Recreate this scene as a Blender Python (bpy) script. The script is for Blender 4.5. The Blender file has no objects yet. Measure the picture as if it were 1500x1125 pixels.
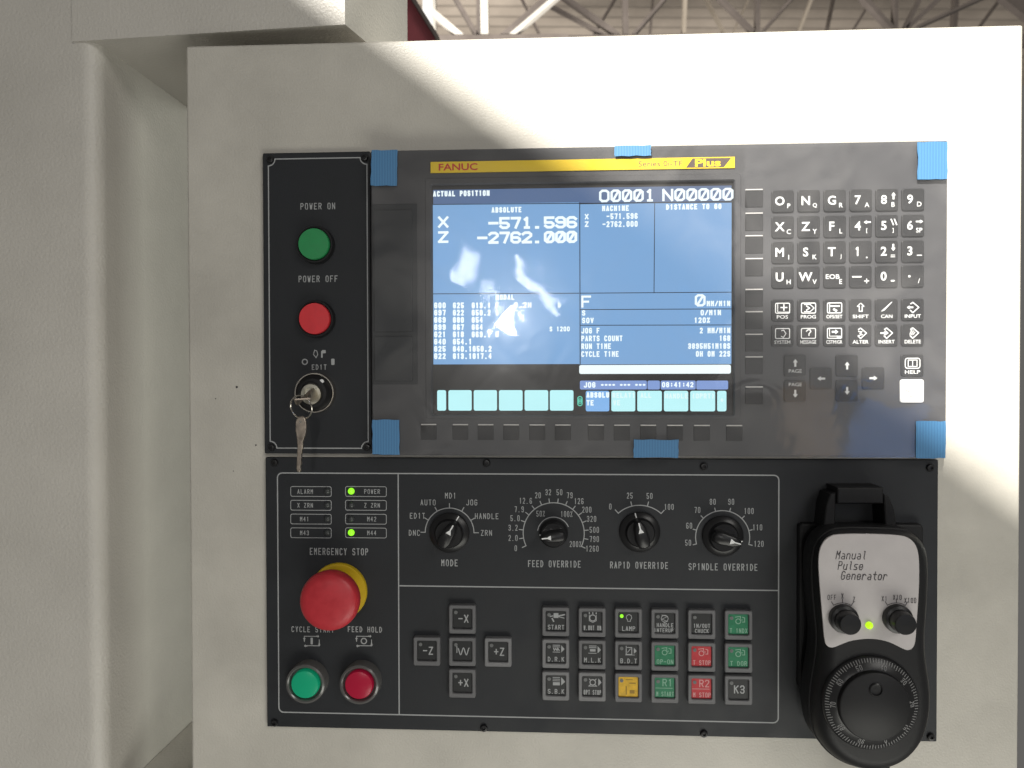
import bpy, bmesh, math, random
from mathutils import Vector, Matrix
random.seed(7)
SC = bpy.context.scene
COL = SC.collection

# ------------------------------------------------------------------ camera
F_PX, D, ZC = 1130.0, 0.536, 1.45            # focal length in photo pixels, distance to panel, camera height
YAW, PIT, ROL = math.radians(3.063), math.radians(.805), math.radians(-.130)
ca, sa, cb, sb, cc, sc_ = math.cos(YAW), math.sin(YAW), math.cos(PIT), math.sin(PIT), math.cos(ROL), math.sin(ROL)
RM = (Matrix(((cc, -sc_, 0), (sc_, cc, 0), (0, 0, 1))) @ Matrix(((1, 0, 0), (0, cb, -sb), (0, sb, cb))) @ Matrix(((ca, 0, sa), (0, 1, 0), (-sa, 0, ca))))
def tob(v): return Vector((v[0], v[2], -v[1]))
cx_, cy_, cz_ = tob(RM[0]), -tob(RM[1]), -tob(RM[2])
cam = bpy.data.objects.new('camera', bpy.data.cameras.new('camera'))
COL.objects.link(cam)
cam.matrix_world = Matrix(((cx_.x, cy_.x, cz_.x, 0), (cx_.y, cy_.y, cz_.y, -D), (cx_.z, cy_.z, cz_.z, ZC), (0, 0, 0, 1)))
cam.data.sensor_width = 36; cam.data.lens = F_PX / 1500 * 36
cam.data.clip_start = .02; cam.data.clip_end = 200
cam.data.dof.use_dof = True; cam.data.dof.focus_distance = .53; cam.data.dof.aperture_fstop = 13.5
SC.camera = cam
RT = RM.transposed()
def at(px, py, h=0.0):
    """point (X, Z) of the plane lying h in front of the cabinet door, seen at a photo pixel"""
    d = RT @ Vector(((px - 750) / F_PX, (py - 562.5) / F_PX, 1))
    t = (D - h) / d.z
    return (t * d.x, ZC - t * d.y)
PX = D / F_PX                                # metres per photo pixel on the door

# ------------------------------------------------------------------ light
W = bpy.data.worlds.new('World'); SC.world = W; W.use_nodes = True
W.node_tree.nodes['Background'].inputs[0].default_value = (1, .965, .915, 1)
W.node_tree.nodes['Background'].inputs[1].default_value = .125
SC.view_settings.view_transform = 'Standard'; SC.view_settings.look = 'None'
SC.view_settings.exposure = 0; SC.view_settings.gamma = 1
def aim(o, loc, tgt):
    o.location = loc
    o.rotation_euler = (Vector(tgt) - Vector(loc)).to_track_quat('-Z', 'Y').to_euler()
def area(name, loc, tgt, sx, sy, watt, col=(1, 1, 1), spread=180):
    l = bpy.data.lights.new(name, 'AREA'); l.shape = 'RECTANGLE'; l.size = sx; l.size_y = sy
    l.energy = watt; l.color = col; l.spread = math.radians(spread)
    o = bpy.data.objects.new(name, l); COL.objects.link(o); aim(o, loc, tgt); return o
PC = Vector((at(900, 450)[0], 0, at(900, 450)[1]))
EL, AZ = math.radians(36), math.radians(20)
LD = Vector((-math.sin(AZ) * math.cos(EL), -math.cos(AZ) * math.cos(EL), math.sin(EL)))
SUNPOS = PC + LD * 14
l = bpy.data.lights.new('sunbeam_lamp', 'SPOT'); l.energy = 22500; l.color = (1, .96, .89)
l.shadow_soft_size = .0068; l.spot_size = math.radians(9); l.spot_blend = .15
sunl = bpy.data.objects.new('sunbeam_lamp', l); COL.objects.link(sunl); aim(sunl, SUNPOS, PC)
# big soft hall skylight above and to the right behind the viewer
area('hall_skylight_lamp', (3.3, -4.3, 4.3), (0, 0, 1.4), 2.4, 1.5, 74, (1, .97, .92))
area('floor_bounce_lamp', (.34, -.66, .60), (.13, 0, 1.10), .9, .4, 4.9, (1, .99, .90))
area('hall_side_lamp', (2.3, 1.5, 1.75), (-.32, .12, 1.40), 1.2, 1.4, 26, (.97, 1, .90))
area('roof_fill_lamp', (-1.2, 4.2, 1.9), (-.9, 7.8, 5.2), 3.0, 1.5, 600, (1, .96, .9))  # added fill hidden behind the cabinet, aimed up at the roof
# bright hall windows glaring in the film; added lamps for soft and tinted reflections
def mirror_pos(px, py, dist):
    d = RT @ Vector(((px - 750) / F_PX, (py - 562.5) / F_PX, 1))
    X, Z = at(px, py, .0122); t = dist / d.z
    return Vector((X + d.x * t, -.0122 - dist, Z - d.y * t))
def win(name, px, py, wpx, hpx, dist, rad, roll=0, col=(1, .98, .95)):
    p = mirror_pos(px, py, dist); k = (dist + D) / F_PX
    o = area(name, p, p + Vector((0, 1, 0)), wpx * k, hpx * k, rad * wpx * hpx * k * k * math.pi, col)
    o.rotation_euler = (math.radians(90), math.radians(roll), 0)
    return o
win('hall_window_lamp', 682, 388, 22, 44, 7, 24, 14)
win('hall_window_lamp', 784, 415, 11, 112, 7, 30, -38)
win('hall_window_lamp', 722, 440, 7, 60, 7, 22, -30)
win('hall_window_lamp', 748, 474, 34, 34, 7, 130)
win('soft_reflection_lamp', 1250, 385, 330, 370, 6, 1.25, 6)  # added lamps, mirrored in the film as soft veils
win('soft_reflection_lamp', 1110, 640, 560, 90, 6.4, .38)
win('soft_reflection_lamp', 705, 632, 180, 80, 6.4, .42, 4)

win('blue_reflection_lamp', 1296, 628, 95, 110, 6, 2.6, 12, (.12, .38, 1))
win('tan_reflection_lamp', 1190, 616, 66, 120, 6, 1.3, -8, (1, .74, .52))
# ------------------------------------------------------------------ materials
MATS = {}
def mat(name, col, rough=.5, metal=0, bump=0, bscale=800, spec=.5, emit=None, estr=1, mott=0, mscale=12, coat=0, trans=0):
    if name in MATS: return MATS[name]
    m = bpy.data.materials.new(name); m.use_nodes = True; MATS[name] = m
    nt = m.node_tree; b = nt.nodes['Principled BSDF']
    b.inputs['Base Color'].default_value = (*col, 1); b.inputs['Roughness'].default_value = rough
    b.inputs['Metallic'].default_value = metal; b.inputs['Specular IOR Level'].default_value = spec
    b.inputs['Coat Weight'].default_value = coat; b.inputs['Transmission Weight'].default_value = trans
    if emit: b.inputs['Emission Color'].default_value = (*emit, 1); b.inputs['Emission Strength'].default_value = estr
    g = nt.nodes.new('ShaderNodeNewGeometry')
    if mott:
        n = nt.nodes.new('ShaderNodeTexNoise'); n.inputs['Scale'].default_value = mscale; n.inputs['Detail'].default_value = 6
        n.inputs['Roughness'].default_value = .62
        nt.links.new(g.outputs['Position'], n.inputs['Vector'])
        r = nt.nodes.new('ShaderNodeMapRange'); r.inputs[1].default_value = .3; r.inputs[2].default_value = .7
        r.inputs[3].default_value = 1 - mott; r.inputs[4].default_value = 1 + mott * .5
        nt.links.new(n.outputs['Fac'], r.inputs[0])
        x = nt.nodes.new('ShaderNodeMix'); x.data_type = 'RGBA'; x.blend_type = 'MULTIPLY'; x.inputs[0].default_value = 1
        x.inputs[6].default_value = (*col, 1); nt.links.new(r.outputs[0], x.inputs[7]); nt.links.new(x.outputs[2], b.inputs['Base Color'])
        r2 = nt.nodes.new('ShaderNodeMapRange'); r2.inputs[1].default_value = .3; r2.inputs[2].default_value = .7
        r2.inputs[3].default_value = max(0, rough - .1); r2.inputs[4].default_value = min(1, rough + .12)
        nt.links.new(n.outputs['Fac'], r2.inputs[0]); nt.links.new(r2.outputs[0], b.inputs['Roughness'])
    if bump:
        n2 = nt.nodes.new('ShaderNodeTexNoise'); n2.inputs['Scale'].default_value = bscale; n2.inputs['Detail'].default_value = 3
        nt.links.new(g.outputs['Position'], n2.inputs['Vector'])
        bp = nt.nodes.new('ShaderNodeBump'); bp.inputs['Strength'].default_value = bump; bp.inputs['Distance'].default_value = .0006
        nt.links.new(n2.outputs['Fac'], bp.inputs['Height']); nt.links.new(bp.outputs['Normal'], b.inputs['Normal'])
    return m
PAINT = mat('cabinet_paint', (.575, .55, .49), .42, bump=.45, bscale=700, mott=.16, mscale=11)
PAINT2 = mat('machine_paint', (.58, .555, .505), .40, bump=.8, bscale=480, mott=.11, mscale=7)
PLATE = mat('black_plate', (.0125, .0145, .018), .55, bump=.15, bscale=2500, mott=.25, mscale=30)
PRINT = mat('white_print', (.37, .38, .385), .6)
PRINTB = mat('bright_print', (.80, .81, .81), .6)
DPRINT = mat('dark_print', (.05, .045, .05), .6)
BEZ = mat('grey_bezel_plastic', (.062, .062, .067), .45, bump=.2, bscale=3000, mott=.12, mscale=40)
KEYB = mat('dark_key_rubber', (.011, .011, .013), .5, bump=.15, bscale=3000)
DOORB = mat('card_door_plastic', (.022, .025, .029), .5, bump=.2, bscale=3000)
BLK = mat('black_plastic', (.013, .013, .014), .48, spec=.3, bump=.12, bscale=2500)
BLKG = mat('black_knob_plastic', (.015, .015, .016), .32, spec=.4)
GREYP = mat('grey_frame_plastic', (.135, .135, .14), .45, bump=.2, bscale=2000)
GREYP2 = mat('pale_frame_plastic', (.19, .19, .195), .45, bump=.2, bscale=2000)
CAPB = mat('black_cap_film', (.016, .017, .018), .4)
CAPG = mat('green_cap_film', (.012, .19, .085), .4, mott=.2, mscale=300)
CAPR = mat('red_cap_film', (.50, .025, .035), .4, mott=.2, mscale=300)
CAPY = mat('yellow_cap_film', (.72, .43, .015), .4, mott=.25, mscale=300)
BTG = mat('green_button', (.022, .27, .085), .5, mott=.08, mscale=200)
BTR = mat('red_button', (.66, .035, .045), .45, mott=.08, mscale=200)
ESR = mat('emergency_red', (.52, .030, .042), .42, mott=.12, mscale=120)
ESY = mat('emergency_yellow', (.62, .42, .012), .45, mott=.1, mscale=120)
LENG = mat('green_lens', (.008, .29, .15), .25, emit=(.0, .30, .14), estr=.25)
LENR = mat('red_lens', (.36, .010, .035), .25, emit=(.4, .0, .04), estr=.12)
CLEARB = mat('smoked_bezel', (.11, .108, .105), .2, spec=.7)
METAL = mat('nickel_metal', (.62, .58, .52), .25, metal=1)
LOCK = mat('lock_metal', (.55, .53, .45), .38, metal=1, mott=.3, mscale=250)
BRASS = mat('worn_key_metal', (.50, .43, .36), .38, metal=1, mott=.35, mscale=200)
TAPE = None
RED = mat('red_steel', (.34, .07, .085), .5, mott=.2, mscale=8)
STEEL = mat('roof_steel', (.16, .135, .12), .6, mott=.25, mscale=3)
STEELP = mat('pale_sunlit_steel', (.74, .70, .63), .5, mott=.15, mscale=3)  # sunlight put into the colour of the roof members
STEELM = mat('beige_steel', (.36, .31, .25), .6, mott=.15, mscale=3)
ROOFM = mat('roof_and_blocker_sheet', (.58, .50, .42), .6, mott=.22, mscale=1.2)
YEL = mat('yellow_strip', (.88, .62, .015), .4)
STRIPR = mat('strip_red', (.62, .04, .03), .5)
STRIPD = mat('strip_dark', (.09, .06, .05), .5)
PLATEW = mat('aluminium_face_plate', (.54, .51, .505), .42, bump=.1, bscale=3000, mott=.05, mscale=60)
LEDG = mat('lit_green_led', (.1, .3, .02), .3, emit=(.30, 1.0, .02), estr=1.15)
LEDY = mat('lit_lime_led', (.2, .3, .02), .3, emit=(.55, 1.0, .01), estr=1.0)
LEDO = mat('unlit_led', (.05, .055, .055), .3)
WKEY = mat('white_key_plastic', (.86, .86, .86), .4)
def emis(name, col, s=1.0): return mat(name, (.01, .01, .012), .5, emit=col, estr=s)
S_BLUE = emis('screen_blue', (.205, .41, .72), 1)
S_DARK = emis('screen_dark_blue', (.085, .150, .30), 1)
S_OFF = mat('screen_black', (.020, .019, .019), .35)
S_WHITE = emis('screen_white', (.85, .97, 1.0), 1.15)
S_CYAN = emis('screen_cyan', (.53, .96, 1.0), 1.03)
S_LINE = mat('screen_line', (.02, .035, .06), .5)
S_BAR = emis('screen_bar_blue', (.24, .37, .74), .95)
S_HI = emis('screen_highlight', (.24, .52, .95), .95)
S_GREEN = emis('screen_green', (.12, .75, .55), .9)

def tape_mat():
    m = mat('blue_tape', (.075, .225, .44), .45); nt = m.node_tree; b = nt.nodes['Principled BSDF']
    g = nt.nodes.new('ShaderNodeNewGeometry'); w = nt.nodes.new('ShaderNodeTexWave'); w.inputs['Scale'].default_value = 170
    w.inputs['Distortion'].default_value = .6
    nt.links.new(g.outputs['Position'], w.inputs['Vector'])
    bp = nt.nodes.new('ShaderNodeBump'); bp.inputs['Strength'].default_value = .2; bp.inputs['Distance'].default_value = .0002
    nt.links.new(w.outputs['Fac'], bp.inputs['Height']); nt.links.new(bp.outputs['Normal'], b.inputs['Normal'])
    cr = nt.nodes.new('ShaderNodeMix'); cr.data_type = 'RGBA'; cr.inputs[6].default_value = (.066, .20, .40, 1); cr.inputs[7].default_value = (.084, .25, .47, 1)
    nt.links.new(w.outputs['Fac'], cr.inputs[0]); nt.links.new(cr.outputs[2], b.inputs['Base Color'])
    return m
TAPE = tape_mat()
def film_mat():
    m = bpy.data.materials.new('clear_film'); m.use_nodes = True; nt = m.node_tree; nt.nodes.clear()
    o = nt.nodes.new('ShaderNodeOutputMaterial'); t = nt.nodes.new('ShaderNodeBsdfTransparent'); t.inputs[0].default_value = (.97, .97, .97, 1)
    gl = nt.nodes.new('ShaderNodeBsdfGlossy'); gl.inputs['Roughness'].default_value = .042
    df = nt.nodes.new('ShaderNodeBsdfDiffuse'); df.inputs[0].default_value = (.8, .78, .76, 1)
    g = nt.nodes.new('ShaderNodeNewGeometry')
    n1 = nt.nodes.new('ShaderNodeTexNoise'); n1.inputs['Scale'].default_value = 28; n1.inputs['Detail'].default_value = 1.5; n1.inputs['Distortion'].default_value = 1.2
    nt.links.new(g.outputs['Position'], n1.inputs['Vector'])
    bp = nt.nodes.new('ShaderNodeBump'); bp.inputs['Strength'].default_value = .045; bp.inputs['Distance'].default_value = .004
    nt.links.new(n1.outputs['Fac'], bp.inputs['Height']); nt.links.new(bp.outputs['Normal'], gl.inputs['Normal'])
    n3 = nt.nodes.new('ShaderNodeTexNoise'); n3.noise_type = 'RIDGED_MULTIFRACTAL'; n3.inputs['Scale'].default_value = 16; n3.inputs['Detail'].default_value = 4; n3.inputs['Distortion'].default_value = .8
    nt.links.new(g.outputs['Position'], n3.inputs['Vector'])
    b3 = nt.nodes.new('ShaderNodeBump'); b3.inputs['Strength'].default_value = .055; b3.inputs['Distance'].default_value = .004
    nt.links.new(n3.outputs['Fac'], b3.inputs['Height']); nt.links.new(bp.outputs['Normal'], b3.inputs['Normal']); nt.links.new(b3.outputs['Normal'], gl.inputs['Normal'])
    gh = nt.nodes.new('ShaderNodeBsdfGlossy'); gh.inputs['Roughness'].default_value = .17; nt.links.new(b3.outputs['Normal'], gh.inputs['Normal'])
    mg = nt.nodes.new('ShaderNodeMixShader'); mg.inputs[0].default_value = .45; nt.links.new(gl.outputs[0], mg.inputs[1]); nt.links.new(gh.outputs[0], mg.inputs[2])
    fr = nt.nodes.new('ShaderNodeFresnel'); fr.inputs[0].default_value = 1.5
    ad = nt.nodes.new('ShaderNodeMath'); ad.operation = 'ADD'; ad.inputs[1].default_value = .015
    nt.links.new(fr.outputs[0], ad.inputs[0])
    mr = nt.nodes.new('ShaderNodeMapRange'); mr.inputs[1].default_value = .35; mr.inputs[2].default_value = .75; mr.inputs[3].default_value = .012; mr.inputs[4].default_value = .06
    nt.links.new(n1.outputs['Fac'], mr.inputs[0])
    m1 = nt.nodes.new('ShaderNodeMixShader'); m2 = nt.nodes.new('ShaderNodeMixShader')
    nt.links.new(mr.outputs[0], m1.inputs[0]); nt.links.new(t.outputs[0], m1.inputs[1]); nt.links.new(df.outputs[0], m1.inputs[2])
    nt.links.new(ad.outputs[0], m2.inputs[0]); nt.links.new(m1.outputs[0], m2.inputs[1]); nt.links.new(mg.outputs[0], m2.inputs[2])
    nt.links.new(m2.outputs[0], o.inputs[0]); return m
FILM = film_mat()

# ------------------------------------------------------------------ mesh helpers
WLOC = {}
def offset_loop(o, d):
    """inset a counter-clockwise loop by d"""
    n = len(o); r = []
    for i in range(n):
        p, q, s = Vector(o[i - 1]), Vector(o[i]), Vector(o[(i + 1) % n])
        a = (q - p).normalized(); b = (s - q).normalized()
        na, nb = Vector((-a.y, a.x)), Vector((-b.y, b.x)); m = na + nb
        k = m.length_squared
        m = m * (2 / k) * 1.0 if k > .3 else na
        r.append((q.x + m.x * d, q.y + m.y * d))
    return r
def rrect(x0, x1, z0, z1, r, n=4):
    if r <= 0: return [(x0, z0), (x1, z0), (x1, z1), (x0, z1)]
    o = []
    for cx, cz, a0 in ((x1 - r, z0 + r, -90), (x1 - r, z1 - r, 0), (x0 + r, z1 - r, 90), (x0 + r, z0 + r, 180)):
        for i in range(n + 1):
            a = math.radians(a0 + 90 * i / n); o.append((cx + r * math.cos(a), cz + r * math.sin(a)))
    return o
def circ(cx, cz, r, n=32): return [(cx + r * math.cos(2 * math.pi * i / n), cz + r * math.sin(2 * math.pi * i / n)) for i in range(n)]
def smooth_loop(p, k=3):
    for _ in range(k):
        q = []
        for i in range(len(p)):
            a, b = p[i], p[(i + 1) % len(p)]
            q += [(a[0] * .75 + b[0] * .25, a[1] * .75 + b[1] * .25), (a[0] * .25 + b[0] * .75, a[1] * .25 + b[1] * .75)]
        p = q
    return p
class MB:
    def __init__(s): s.v = []; s.f = []; s.k = 0; s.flat = False
    def add(s, vs, fs):
        b = len(s.v); s.v += [tuple(v) for v in vs]; s.f += [tuple(b + i for i in f) for f in fs]; return s
    def layers(s, loops, cap0=True, cap1=True):
        """loops: list of (outline, h); joins them; outlines in panel (x, z)"""
        n = len(loops[0][0]); vs = [(x, -h, z) for o, h in loops for x, z in o]; fs = []
        for j in range(len(loops) - 1):
            for i in range(n):
                k = (i + 1) % n; fs.append((j * n + i, j * n + k, (j + 1) * n + k, (j + 1) * n + i))
        if cap0: fs.append(tuple(range(n)))
        if cap1: fs.append(tuple(range((len(loops) - 1) * n, len(loops) * n)))
        return s.add(vs, fs)
    def prism(s, o, h0, h1, bev=0):
        s.flat = True
        L = [(o, h0)]
        if bev: L += [(o, h1 - bev), (offset_loop(o, bev * .35), h1 - bev * .35), (offset_loop(o, bev), h1)]
        else: L += [(o, h1)]
        return s.layers(L)
    def box(s, x0, x1, z0, z1, h0, h1, bev=0): return s.prism(rrect(x0, x1, z0, z1, 0), h0, h1, bev)
    def frame(s, outer, inner, h0, h1, bev=0):
        """ring between two loops with equal vertex counts"""
        n = len(outer); L = [(outer, h0)]
        if bev: L += [(outer, h1 - bev), (offset_loop(outer, bev), h1)]
        else: L += [(outer, h1)]
        L += [(offset_loop(inner, -bev) if bev else inner, h1), (inner, h1 - bev if bev else h1 - 1e-5), (inner, h0), (outer, h0)]
        return s.layers(L[:-1] + [], False, False).add([(x, -h0, z) for x, z in outer] + [(x, -h0, z) for x, z in inner],
                 [(i, (i + 1) % n, n + (i + 1) % n, n + i) for i in range(n)])
    def lathe(s, cx, cz, prof, n=40, cap=True):
        L = [(circ(cx, cz, max(r, 1e-5), n), h) for r, h in prof]
        return s.layers(L, False, cap)
    def ribbon(s, pts, w, h, closed=False):
        p = [Vector(q) for q in pts]; n = len(p); s.k += 1; h = h + s.k * 4e-6
        if n < 2: return s
        vs = []
        for i in range(n):
            a = p[i - 1] if (i > 0 or closed) else None; b = p[(i + 1) % n] if (i < n - 1 or closed) else None
            q = p[i]; d1 = (q - a).normalized() if a is not None and (q - a).length > 1e-9 else None
            d2 = (b - q).normalized() if b is not None and (b - q).length > 1e-9 else None
            if d1 is None: d1 = d2
            if d2 is None: d2 = d1
            if d1 is None: return s
            n1, n2 = Vector((-d1.y, d1.x)), Vector((-d2.y, d2.x)); m = n1 + n2
            m = m * (2 / max(m.length_squared, .8)) if m.length_squared > .05 else n1
            m = m * (w / 2)
            e = Vector((0, 0))
            if not closed and i == 0: e = -d2 * w * .4
            if not closed and i == n - 1: e = d1 * w * .4
            vs += [(q.x + m.x + e.x, -h, q.y + m.y + e.y), (q.x - m.x + e.x, -h, q.y - m.y + e.y)]
        fs = []
        for i in range(n if closed else n - 1):
            k = (i + 1) % n; fs.append((2 * i, 2 * i + 1, 2 * k + 1, 2 * k))
        return s.add(vs, fs)
    def arc(s, cx, cz, r, a0, a1, w, h, n=40):
        return s.ribbon([(cx + r * math.cos(math.radians(a0 + (a1 - a0) * i / n)), cz + r * math.sin(math.radians(a0 + (a1 - a0) * i / n))) for i in range(n + 1)], w, h)
    def poly(s, pts, h):
        s.k += 1; return s.add([(x, -h - s.k * 4e-6, z) for x, z in pts], [tuple(range(len(pts)))])
    def tube(s, pts, r, n=8, closed=False):
        P = [Vector(p) for p in pts]; m = len(P); vs = []; fs = []
        rr = r if isinstance(r, (list, tuple)) else [r] * m
        up = Vector((.13, .31, .94))
        for i in range(m):
            a = P[i - 1] if (i or closed) else P[0]; b = P[(i + 1) % m] if (i < m - 1 or closed) else P[-1]
            t = (b - a).normalized(); u = t.cross(up)
            if u.length < .05: u = t.cross(Vector((1, 0, 0)))
            u.normalize(); w = t.cross(u)
            for j in range(n):
                an = 2 * math.pi * j / n; q = P[i] + (u * math.cos(an) + w * math.sin(an)) * rr[i]; vs.append(tuple(q))
        for i in range(m if closed else m - 1):
            k = (i + 1) % m
            for j in range(n):
                l = (j + 1) % n; fs.append((i * n + j, i * n + l, k * n + l, k * n + j))
        if not closed: fs += [tuple(range(n)), tuple(range((m - 1) * n, m * n))]
        return s.add(vs, fs)
    def bar(s, a, b, w, d):
        """square bar of width w (in view) and depth d between two 3-D points"""
        a, b = Vector(a), Vector(b); t = (b - a).normalized(); y = Vector((0, 1, 0)); u = t.cross(y).normalized() * w / 2; y = y * d / 2
        vs = [p + su * u + sy * y for p in (a, b) for su, sy in ((-1, -1), (1, -1), (1, 1), (-1, 1))]
        return s.add(vs, [(0, 1, 2, 3), (4, 5, 6, 7), (0, 1, 5, 4), (1, 2, 6, 5), (2, 3, 7, 6), (3, 0, 4, 7)])
    def mesh(s, name, m, origin):
        me = bpy.data.meshes.new(name)
        me.from_pydata([(v[0] - origin[0], v[1] - origin[1], v[2] - origin[2]) for v in s.v], [], s.f)
        bm = bmesh.new(); bm.from_mesh(me); bmesh.ops.remove_doubles(bm, verts=bm.verts, dist=1e-7)
        bmesh.ops.recalc_face_normals(bm, faces=bm.faces); bm.to_mesh(me); bm.free()
        me.materials.append(m); me.shade_smooth(); me.set_sharp_from_angle(angle=math.radians(24 if s.flat else 38)); return me
    def build(s, name, m, parent=None, **tags):
        xs = [[v[i] for v in s.v] for i in range(3)]
        o0 = Vector([(min(a) + max(a)) / 2 for a in xs])
        return place(name, s.mesh(name, m, o0), o0, parent, **tags)
def place(name, me, loc, parent=None, **tags):
    o = bpy.data.objects.new(name, me); COL.objects.link(o); loc = Vector(loc); WLOC[o] = loc
    if parent is not None: o.parent = parent; o.location = loc - WLOC[parent]
    else: o.location = loc
    for k, v in tags.items(): o[k] = v
    return o
def thing(name, loc, label, category, group=None):
    o = place(name, None, loc, label=label, category=category)
    o.empty_display_size = .02
    if group: o['group'] = group
    return o

# ------------------------------------------------------------------ lettering
GL = dict(A='00 26 40;12 32', B='00 06 36 45 44 33 03;33 42 41 30 00', C='45 36 16 05 01 10 30 41', D='00 06 26 44 42 20 00', E='46 06 00 40;03 33', F='46 06 00;03 33',
 G='45 36 16 05 01 10 30 41 43 23', H='00 06;40 46;03 43', I='20 26;15 26', J='46 41 30 10 01', K='00 06;46 03;14 40', L='06 00 40', M='00 06 23 46 40', N='00 06 40 46',
 O='10 01 05 16 36 45 41 30 10', P='00 06 36 45 44 33 03', Q='10 01 05 16 36 45 41 30 10;22 40', R='00 06 36 45 44 33 03;23 40', S='45 36 16 05 04 13 33 42 41 30 10 01',
 T='06 46;26 20', U='06 01 10 30 41 46', V='06 20 46', W='06 10 24 30 46', X='00 46;06 40', Y='06 23 46;23 20', Z='06 46 00 40')
GL.update({'0': '10 01 05 16 36 45 41 30 10', '1': '15 26 20', '2': '05 16 36 45 44 00 40', '3': '05 16 36 45 44 33 13;33 42 41 30 10 01', '4': '30 36 02 42',
 '5': '46 06 03 33 42 41 30 10 01', '6': '45 36 16 05 01 10 30 41 42 33 03', '7': '06 46 20', '8': '13 04 05 16 36 45 44 33 13 02 01 10 30 41 42 33', '9': '01 10 30 41 45 36 16 05 04 13 43',
 '.': '10 20', '-': '03 43', '+': '03 43;21 25', '/': '00 46', '%': '00 46;05 16;30 41', '*': '12 34;14 32;03 43', ':': '21 22;24 25', '(': '36 24 22 30', ')': '16 24 22 10', '=': '02 42;04 44', ' ': '',
 'a': '14 34 43 40 10 01 12 42', 'n': '04 00;03 14 34 43 40', 'u': '04 01 10 30 41;44 40', 'l': '16 26 21 30', 's': '44 14 03 12 32 41 30 00', 'e': '02 42 43 34 14 03 01 10 30 41',
 'r': '04 00;02 14 34 43', 't': '26 21 30 40;04 44', 'o': '14 03 01 10 30 41 43 34 14', '#': '10 01 05 16 36 45 41 30 10;11 35', '!': '15 26 20;10 30'})
def text(mb, s, cx, cz, hgt, adv, w, h, align='c', slant=0, fill=.68):
    """stroke lettering in the plane h in front of the door: capital height, advance, stroke width in metres"""
    n = len(s); x = cx - (n * adv - adv * (1 - fill)) / 2 if align == 'c' else (cx if align == 'l' else cx - n * adv + adv * (1 - fill))
    gw = adv * fill - w
    for ch in s:
        for st in GL.get(ch, '').split(';'):
            pts = [(int(q[0]) / 4 * gw + w / 2, (int(q[1]) / 6 - .5) * (hgt - w)) for q in st.split()]
            pts = [(x + a + b * slant, cz + b) for a, b in pts]; run = pts[:1]
            for i in range(1, len(pts)):
                run.append(pts[i])
                if i < len(pts) - 1:
                    d1 = Vector(pts[i]) - Vector(pts[i - 1]); d2 = Vector(pts[i + 1]) - Vector(pts[i])
                    if d1.angle(d2) > 1.2: mb.ribbon(run, w, h); run = [pts[i]]
            if len(run) > 1: mb.ribbon(run, w, h)
        x += adv
    return mb
FC = {}
def font_geo(s, bold=0):
    if (s, bold) not in FC:
        c = bpy.data.curves.new('t', 'FONT'); c.body = s; c.size = 1; c.offset = bold; c.resolution_u = 3; c.align_x = 'CENTER'
        o = bpy.data.objects.new('t', c); COL.objects.link(o); dg = bpy.context.evaluated_depsgraph_get()
        me = bpy.data.meshes.new_from_object(o.evaluated_get(dg))
        vs = [(v.co.x, v.co.y) for v in me.vertices]; fs = [tuple(p.vertices) for p in me.polygons]
        bpy.data.objects.remove(o); bpy.data.curves.remove(c); bpy.data.meshes.remove(me)
        x0, x1 = min(v[0] for v in vs), max(v[0] for v in vs); z0, z1 = min(v[1] for v in vs), max(v[1] for v in vs)
        FC[(s, bold)] = ([(v[0] - (x0 + x1) / 2, v[1] - (z0 + z1) / 2) for v in vs], fs, x1 - x0, z1 - z0)
    return FC[(s, bold)]
def ftext(mb, s, cx, cz, hgt, wid, h, bold=0, slant=0):
    """filled lettering fitted to a height and (if given) a width"""
    vs, fs, w0, h0 = font_geo(s, bold); kz = hgt / h0; kx = wid / w0 if wid else kz
    return mb.add([(cx + x * kx + z * kz * slant, -h, cz + z * kz) for x, z in vs], fs)
def arrow(mb, cx, cz, L, w, ang, h):
    a = math.radians(ang); ux, uz = math.cos(a), math.sin(a)
    P = [(-.5, -.18), (.05, -.18), (.05, -.45), (.5, 0), (.05, .45), (.05, .18), (-.5, .18)]
    return mb.poly([(cx + (p * L) * ux - (q * w) * uz, cz + (p * L) * uz + (q * w) * ux) for p, q in P], h)

# ================================================================== SETTING: hall roof far behind
TY = 7.0                                     # distance of the truss plane behind the door
def far(px, py, y): X, Z = at(px, py, -y); return (X, y, Z)
xa, za = at(560, 30, -9.5); xb, zb = at(1560, 30, -9.5)
ZR = za + .25
mb = MB(); N = 64; x0, x1 = xa - 2.5, xb + 1.5; vs = []; fs = []
for i in range(N + 1):
    y = TY + .6 + i * .075; z = ZR + (.045 if i % 4 in (1, 2) else 0)
    vs += [(x0, y - .25, z + .0), (x1, y + .55, z - .05)]
fs = [(2 * i, 2 * i + 1, 2 * i + 3, 2 * i + 2) for i in range(N)]
mb.add(vs, fs); b0 = len(mb.v)
mb.add([(v[0], v[1], v[2] + .03) for v in vs], fs)
mb.build('roof', ROOFM, kind='structure')
def member_thing(name, label, cat, mem, y, group=None, mt=STEEL):
    """mem: list of (px0, py0, px1, py1, width px, pale?) members of one roof frame"""
    c = far((mem[0][0] + mem[0][2]) / 2, 56, y); t = thing(name, c, label, cat, group); k = (y + D) / F_PX
    for a0, b0, a1, b1, w, m in mem:
        MB().bar(far(a0, b0, y), far(a1, b1, y), w * k, .09).build('member', m, t)
    xs = [q for m_ in mem for q in (m_[0], m_[2])]
    p, q = far(min(xs) - 10, 62, y), far(max(xs) + 10, 60, y)
    MB().bar(p, q, 14 * k, .11).build('bottom_chord', mt, t)
    return t
G = 'steel roof frames of the hall'
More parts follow.
